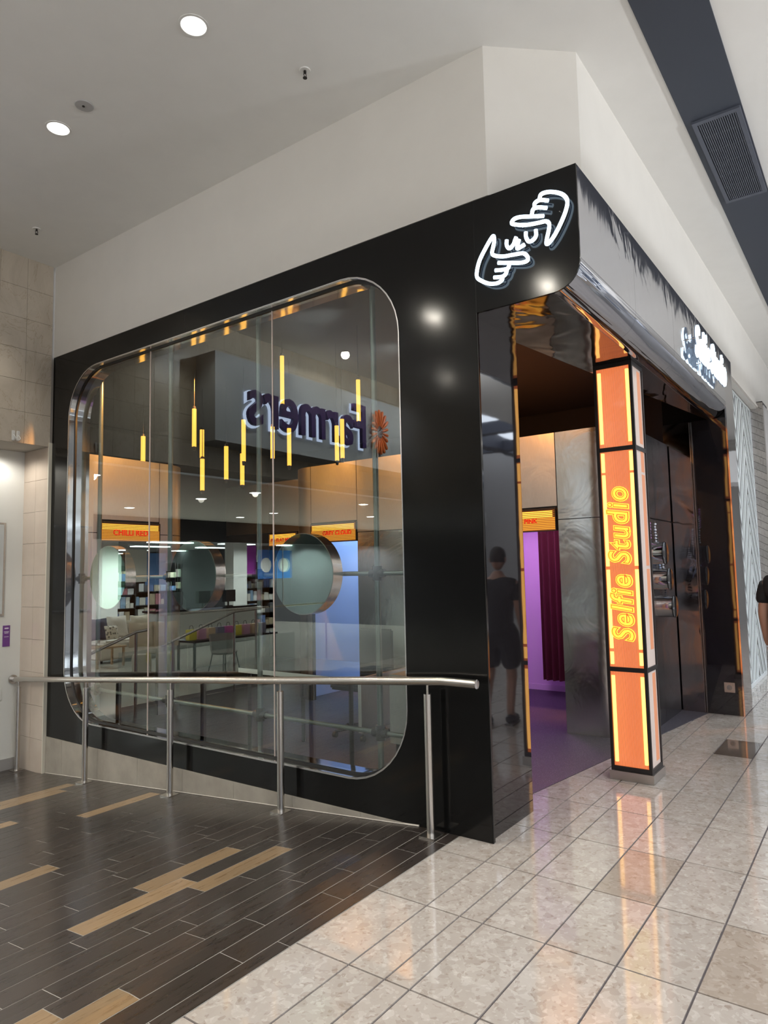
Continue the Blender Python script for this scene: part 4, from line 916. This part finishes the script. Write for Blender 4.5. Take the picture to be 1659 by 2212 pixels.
# shelving gondolas with boxed goods
rs = random.Random(11)
gcols = [mat('goods_%d' % k, c, .6) for k, c in enumerate(((.55, .53, .48), (.10, .16, .34), (.28, .10, .12), (.62, .62, .62), (.08, .08, .09), (.30, .24, .16), (.20, .30, .42), (.40, .36, .28)))]
CN = ['cream', 'navy', 'maroon', 'white', 'black', 'brown', 'blue', 'tan']; ORD = ['one', 'two', 'three', 'four', 'five', 'six', 'seven', 'eight', 'nine', 'ten', 'eleven', 'twelve', 'thirteen']
def gondola(x, y, wd, h, lb, tall=5):
    t_ = thing('shelf_unit', (x, y, FZ), lb, 'shelving')
    mk('back_panel', bmf((x-wd/2, x+wd/2, y+.2, y+.22, FZ, FZ+h)), BLKM, t_)
    mk('uprights', bmf((x-wd/2, x-wd/2+.03, y-.2, y+.2, FZ, FZ+h), (x+wd/2-.03, x+wd/2, y-.2, y+.2, FZ, FZ+h)), BLKM, t_)
    for k in range(tall):
        zs = FZ+.12+(h-.2)/tall*k; mk('shelf', bmf((x-wd/2+.03, x+wd/2-.03, y-.2, y+.2, zs, zs+.02)), BLKM, t_)
        xx = x-wd/2+.06; nb_ = 0
        while xx < x+wd/2-.25:
            bw = rs.uniform(.10, .22); bh = rs.uniform(.14, (h-.2)/tall-.06)
            col_ = rs.randrange(len(gcols)); nb_ += 1; mk('boxed_goods', bmf((xx, xx+bw, y-.17, y+.1, zs+.021, zs+.021+bh)), gcols[col_], label='%s box on shelf %s, box %s, of the %s' % (CN[col_], ORD[k], ORD[nb_-1], lb.split(',')[0]), cat='box', group='boxed goods on '+lb.split(',')[0]); xx += bw+.02
gondola(-7.8, 16.5, 1.6, 2.2, 'shelf unit behind sofa, black and mirrored in glass'); gondola(-9.6, 17.0, 1.6, 2.3, 'shelf unit behind counter, black and mirrored in glass')
gondola(-12.6, 15.5, 1.6, 2.3, 'shelf unit under posters, black and mirrored in glass'); gondola(-5.9, 17.5, 1.4, 2.0, 'shelf unit beside pillows, black and mirrored in glass', 4)
gondola(-11.5, 19.5, 2.0, 2.3, 'shelf unit between columns, black and mirrored in glass')
# posters / panels
for k, (x, y, z, c, lb) in enumerate(((-12.3, 14.6, 1.35, (.03, .12, .35), 'blue poster with a white oval hanging in the store reflection'), (-13.3, 14.8, 1.35, (.04, .15, .42), 'second blue poster right of the first in the store reflection'), (-11.9, 15.0, 1.5, (.35, .05, .35), 'magenta poster beside the white column in the reflection'), (-9.0, 15.9, 1.25, (.06, .14, .30), 'blue framed panel above the counter in the reflection'), (-8.2, 15.7, 1.35, (.40, .38, .33), 'pale wall picture above the sofa in the reflection'))):
    t_ = thing('poster', (x, y, z), lb, 'poster'); mk('sheet', bmf((x-.35, x+.35, y, y+.02, z, z+.95)), mat('poster_%d' % k, c, .4, emit=c, es=.3), t_)
    if k in (0, 1): bm = bmesh.new(); lathe(bm, [(.001, y-.012), (.24, y-.012), (.24, y-.001)], (x, 0, z+.45), 'y', 24); mk('oval', bm, SCRW, t_)
    for s_ in (-.25, .25): bm = bmesh.new(); tube(bm, [(x+s_, y+.01, z+.94), (x+s_, y+.01, 2.62)], .004, 5); mk('wire', bm, SST, t_)
# sales counter
t_ = thing('sales_counter', (-8.5, 12.6, FZ), 'white sales counter with dark top, mirrored in the shop window', 'counter')
mk('body', bmf((-10.2, -6.9, 12.9, 13.4, FZ, FZ+.95)), mat('counter_grey', (.40, .40, .38), .5), t_); mk('counter_top', bmf((-10.25, -6.85, 12.85, 13.45, FZ+.95, FZ+1.0)), BLK2, t_)
for k, x in enumerate((-7.5, -8.5, -9.4)):
    t_ = thing('computer_monitor', (x, 13.1, FZ+1.0), ['monitor at the left end of the sales counter in the reflection', 'monitor in the middle of the sales counter in the reflection', 'monitor at the right end of the sales counter in the reflection'][k], 'monitor', 'monitors on the counter')
    mk('stand', bmf((x-.1, x+.1, 13.05, 13.2, FZ+1.0, FZ+1.02), (x-.02, x+.02, 13.11, 13.14, FZ+1.02, FZ+1.15)), BLKM, t_); mk('screen', bmf((x-.24, x+.24, 13.09, 13.12, FZ+1.12, FZ+1.45)), BLKM, t_)
# bench of bags
cl = [mat('bag_%d' % k, c, .6) for k, c in enumerate(((.62, .55, .08), (.55, .30, .42), (.60, .45, .30), (.20, .20, .28), (.50, .12, .35)))]
t_ = thing('bag_table', (-5.9, 9.4, FZ), 'low dark display table carrying a row of bags in the reflection', 'table'); mk('table_top', bmf((-7.4, -5.1, 9.2, 9.8, FZ+.55, FZ+.59)), BLKM, t_)
for a, b in ((-7.35, 9.25), (-5.15, 9.25), (-7.35, 9.75), (-5.15, 9.75)): mk('leg', bmf((a-.02, a+.02, b-.02, b+.02, FZ, FZ+.55)), BLKM, t_)
for k in range(9):
    x = -5.25-.24*k; t_ = thing('gift_bag', (x, 9.5, FZ+.59), '%s bag in the row on the low display table, mirrored' % (['yellow', 'pink', 'tan', 'dark', 'magenta'][k % 5]+' '+['first', 'second', 'third', 'fourth', 'fifth', 'sixth', 'seventh', 'eighth', 'ninth'][k]), 'bag', 'bags on the display table')
    mk('body', bmf((x-.09, x+.09, 9.42, 9.54, FZ+.59, FZ+.80)), cl[k % 5], t_); bm = bmesh.new(); tube(bm, smooth([(x-.05, 9.48, FZ+.80), (x-.03, 9.48, FZ+.87), (x+.03, 9.48, FZ+.87), (x+.05, 9.48, FZ+.80)], 3), .006, 6); mk('handle', bm, BLKM, t_)
# chair in the reflection
def shell_chair(x, y):
    t_ = thing('shell_chair', (x, y, FZ), 'round-backed grey chair on thin black legs in the reflection', 'chair')
    bm = bmesh.new(); lathe(bm, [(.001, FZ+.42), (.22, FZ+.42), (.25, FZ+.46), (.22, FZ+.48), (.001, FZ+.48)], (x, y, 0), n=24); mk('seat', bm, mat('grey_shell', (.25, .23, .22), .7), t_)
    bm = bmesh.new(); A = []; B = []
    for k in range(13): a = PI*.05+PI*.9*k/12; A.append(bm.verts.new((x+.26*math.cos(a), y+.24*math.sin(a), FZ+.48))); B.append(bm.verts.new((x+.29*math.cos(a), y+.27*math.sin(a), FZ+.78)))
    for k in range(12): f = bm.faces.new((A[k], A[k+1], B[k+1], B[k])); f.smooth = True
    mk('backrest', bm, MATS['grey_shell'], t_)
    for a, b in ((-1, -1), (1, -1), (-1, 1), (1, 1)): bm = bmesh.new(); tube(bm, [(x+a*.15, y+b*.15, FZ+.43), (x+a*.22, y+b*.22, FZ)], .01, 6); mk('leg', bm, BLKM, t_)
shell_chair(-5.0, 8.2)
# lobby barrier: rail and glass balustrade seen mirrored
def lrail(p_, lb, posts):
    t_ = thing('lobby_handrail', p_[0], lb, 'handrail'); bm = bmesh.new(); tube(bm, p_, .02, 10); mk('rail', bm, SST, t_)
    for (x, y, z) in posts: bm = bmesh.new(); tube(bm, [(x, y, FZ), (x, y, z)], .02, 8); mk('post', bm, SST, t_)
lrail([(-.75, 6.4, .40), (-1.9, 6.4, .78), (-2.1, 6.4, .80)], 'short sloping steel rail low in the window reflection', [(-1.9, 6.4, .77), (-.85, 6.4, .42)])
lrail([(-2.6, 6.8, .50), (-4.0, 6.8, .92), (-4.6, 6.8, .94)], 'sloping steel rail in the middle of the window reflection', [(-4.0, 6.8, .90), (-2.8, 6.8, .54)])
lrail([(-3.6, 8.2, .86), (-8.0, 8.2, .86)], 'long level steel rail above the glass balustrade in reflection', [(-3.7, 8.2, .84), (-5.8, 8.2, .84), (-7.9, 8.2, .84)])
bs_ = thing('glass_balustrade', (-3.2, 6.9, FZ), 'green-edged glass balustrade across the lobby in the reflection', 'balustrade')
for k in range(3): mk('glass_panel', bmf((-2.0-1.2*k-1.18, -2.0-1.2*k, 6.95, 6.962, FZ+.05, FZ+.82)), GL2, bs_)
mk('base_shoe', bmf((-5.6, -2.0, 6.93, 6.98, FZ, FZ+.06)), ALU, bs_)
# dark bin with red base panel
t_ = thing('litter_bin', (-.45, 6.25, FZ), 'tall dark bin with a red lower panel, mirrored in the black cladding', 'bin'); mk('body', bmf((-.62, -.32, 6.05, 6.32, FZ+.17, FZ+1.0)), BLKM, t_, bevel=.01); mk('red_panel', bmf((-.63, -.31, 6.04, 6.33, FZ, FZ+.17)), mat('bin_red', (.35, .02, .03), .5), t_)

# ================================================================ PERSON (right edge, walking away)
SKIN = mat('skin', (.42, .24, .17), .55); bs(SKIN).inputs['Subsurface Weight'].default_value = .05
SHIRT = mat('black_shirt', (.008, .008, .009), .85); SHORT = mat('black_shorts', (.010, .010, .012), .8); HAIR = mat('dark_hair', (.02, .014, .01), .7); SHOE = mat('dark_shoe', (.02, .02, .022), .6); SOLE = mat('sole', (.2, .2, .2), .7)
def skin(name, V, E_, R_, m, parent, root=0, sub=2):
    me = bpy.data.meshes.new(name); me.from_pydata(V, E_, []); o = bpy.data.objects.new(name, me); C.objects.link(o)
    md = o.modifiers.new('skin', 'SKIN'); md.use_smooth_shade = True
    for i, sv in enumerate(me.skin_vertices[0].data):
        sv.radius = R_[i] if isinstance(R_[i], tuple) else (R_[i], R_[i]); sv.use_root = (i == root)
    s_ = o.modifiers.new('sub', 'SUBSURF'); s_.levels = sub; s_.render_levels = sub
    dg = bpy.context.evaluated_depsgraph_get(); dg.update(); me2 = bpy.data.meshes.new_from_object(o.evaluated_get(dg)); bpy.data.objects.remove(o)
    me2.transform(PM); 
    for p_ in me2.polygons: p_.use_smooth = True
    return mk(name, me2, m, parent)
PX, PYY = 2.80, -1.27
# local frame: +x forward (walking direction), +y left, z up
PM = Matrix.Translation((PX, PYY, 0)) @ Matrix.Rotation(math.radians(-8), 4, 'Z')
pe = thing('person', (PX, PYY, 0), 'person with short dark hair in black t-shirt and black shorts walking away', 'person')
V = [(0, 0, .90), (0.0, 0, 1.05), (.0, 0, 1.22), (.0, 0, 1.38), (.005, 0, 1.46), (.015, 0, 1.53),   # pelvis..neck 0-5
     (0, .10, .86), (.07, .10, .48), (-.02, .10, .09), (.10, .10, .035),                       # left leg 6-9
     (0, -.10, .86), (-.03, -.10, .49), (-.20, -.10, .14), (-.14, -.10, .05),                    # right leg 10-13
     (0, .17, 1.39), (-.03, .215, 1.15), (.05, .22, .93), (.075, .215, .87),                      # left arm 14-17
     (0, -.17, 1.39), (.03, -.215, 1.15), (.13, -.22, .96), (.16, -.215, .91)]                     # right arm 18-21
E_ = [(0, 1), (1, 2), (2, 3), (3, 4), (4, 5), (0, 6), (6, 7), (7, 8), (8, 9), (0, 10), (10, 11), (11, 12), (12, 13), (3, 14), (14, 15), (15, 16), (16, 17), (3, 18), (18, 19), (19, 20), (20, 21)]
R_ = [(.13, .10), (.13, .095), (.14, .10), (.15, .10), (.07, .07), (.055, .055), (.085, .085), (.055, .055), (.038, .038), (.035, .03), (.085, .085), (.055, .055), (.038, .038), (.035, .03),
      (.055, .055), (.042, .042), (.028, .028), (.03, .022), (.055, .055), (.042, .042), (.028, .028), (.03, .022)]
skin('body', V, E_, R_, SKIN, pe)
# head with face
def loc_lathe(name, f, m, par=pe): bm = bmesh.new(); f(bm); bmesh.ops.transform(bm, matrix=PM, verts=bm.verts); return mk(name, bm, m, par)
def headf(bm):
    bmesh.ops.create_uvsphere(bm, u_segments=28, v_segments=20, radius=1)
    for v in bm.verts:
        x, y, z = v.co; w_ = 1 if z > -.2 else 1-.32*(-z-.2)/.8
        v.co = Vector((x*.098*(1 if x > 0 else 1.05)*(.95 if z < -.5 else 1)+.022, y*.076*w_, z*.118+1.645))
    for f in bm.faces: f.smooth = True
hd = loc_lathe('head', headf, SKIN)
def hair(bm):
    bmesh.ops.create_uvsphere(bm, u_segments=28, v_segments=18, radius=1)
    kill = [v for v in bm.verts if v.co.z < -.35 or (v.co.x > .45 and v.co.z < .48)]; bmesh.ops.delete(bm, geom=kill, context='VERTS')
    for v in bm.verts: x, y, z = v.co; v.co = Vector((x*.106+.016, y*.083, z*.122+1.652))
    for f in bm.faces: f.smooth = True
loc_lathe('hair', hair, HAIR)
def nose(bm): tube(bm, [(.115, 0, 1.66), (.128, 0, 1.635), (.136, 0, 1.618), (.118, 0, 1.608)], [.006, .010, .014, .010], 8)
loc_lathe('nose', nose, SKIN)
for s_ in (-1, 1):
    loc_lathe('ear', lambda bm: tube(bm, [(.01, s_*.076, 1.66), (.0, s_*.086, 1.645), (.005, s_*.084, 1.622), (.015, s_*.077, 1.612)], [.008, .012, .010, .006], 8), SKIN)
    loc_lathe('eye', lambda bm: lathe(bm, [(.001, .108), (.011, .108), (.012, .104), (.001, .101)], (0, s_*.030, 1.652), 'x', 12), SCRW)
loc_lathe('mouth', lambda bm: tube(bm, [(.110, -.022, 1.588), (.117, 0, 1.586), (.110, .022, 1.588)], .005, 6), mat('lips', (.35, .12, .10), .5))
# hands: fingers
for s_, hx, hz in ((1, .085, .845), (-1, .175, .885)):
    for k, ln in enumerate((.062, .072, .068, .055)):
        yy = s_*.215+(k-1.5)*.0 ; xx = hx-.026+.0175*k
        loc_lathe('finger', lambda bm: tube(bm, [(xx, s_*.215, hz+.01), (xx+.004, s_*.212, hz-.03), (xx+.001, s_*.204, hz-ln)], [.0095, .0085, .0065], 8), SKIN)
    loc_lathe('thumb', lambda bm: tube(bm, [(hx+.015, s_*.210, hz+.035), (hx+.043, s_*.203, hz+.01), (hx+.046, s_*.198, hz-.02)], [.011, .010, .0075], 8), SKIN)
# shirt, shorts, shoes
skin('shirt', [(0, 0, .80), (0, 0, 1.0), (0, 0, 1.22), (0, 0, 1.38), (.003, 0, 1.455), (0, .18, 1.39), (-.025, .212, 1.20), (0, -.18, 1.39), (.025, -.212, 1.20)],
     [(0, 1), (1, 2), (2, 3), (3, 4), (3, 5), (5, 6), (3, 7), (7, 8)], [(.19, .16), (.185, .15), (.19, .155), (.19, .15), (.075, .075), (.075, .075), (.066, .066), (.075, .075), (.066, .066)], SHIRT, pe)
skin('shorts', [(0, 0, .93), (0, .10, .80), (.05, .105, .52), (0, -.10, .80), (-.025, -.105, .52), (0, 0, 1.08)], [(0, 1), (1, 2), (0, 3), (3, 4), (0, 5)], [(.175, .145), (.125, .125), (.11, .11), (.125, .125), (.11, .11), (.16, .13)], SHORT, pe)
for (x, y, z, tz) in ((.0, .10, .0, 0), (-.22, -.10, .055, .5)):
    def shoe(bm):
        tube(bm, smooth([(x-.10, y, .055), (x-.05, y, .06), (x+.03, y, .052), (x+.10, y, .042), (x+.16, y, .034)], 3), [.034]*4+[.043]*4+[.044]*3+[.038, .026], 14)
        bmesh.ops.transform(bm, matrix=Matrix.Translation((x, y, z)) @ Matrix.Rotation(tz, 4, 'Y') @ Matrix.Translation((-x, -y, 0)), verts=bm.verts)
    sh = loc_lathe('shoe', shoe, SHOE)
    def sole(bm):
        box(bm, x-.125, x+.17, y-.040, y+.040, .001, .018)
        bmesh.ops.transform(bm, matrix=Matrix.Translation((x, y, z)) @ Matrix.Rotation(tz, 4, 'Y') @ Matrix.Translation((-x, -y, 0)), verts=bm.verts)
    loc_lathe('sole', sole, SOLE)

for o in bpy.data.objects:
    if '_w' in o: del o['_w']
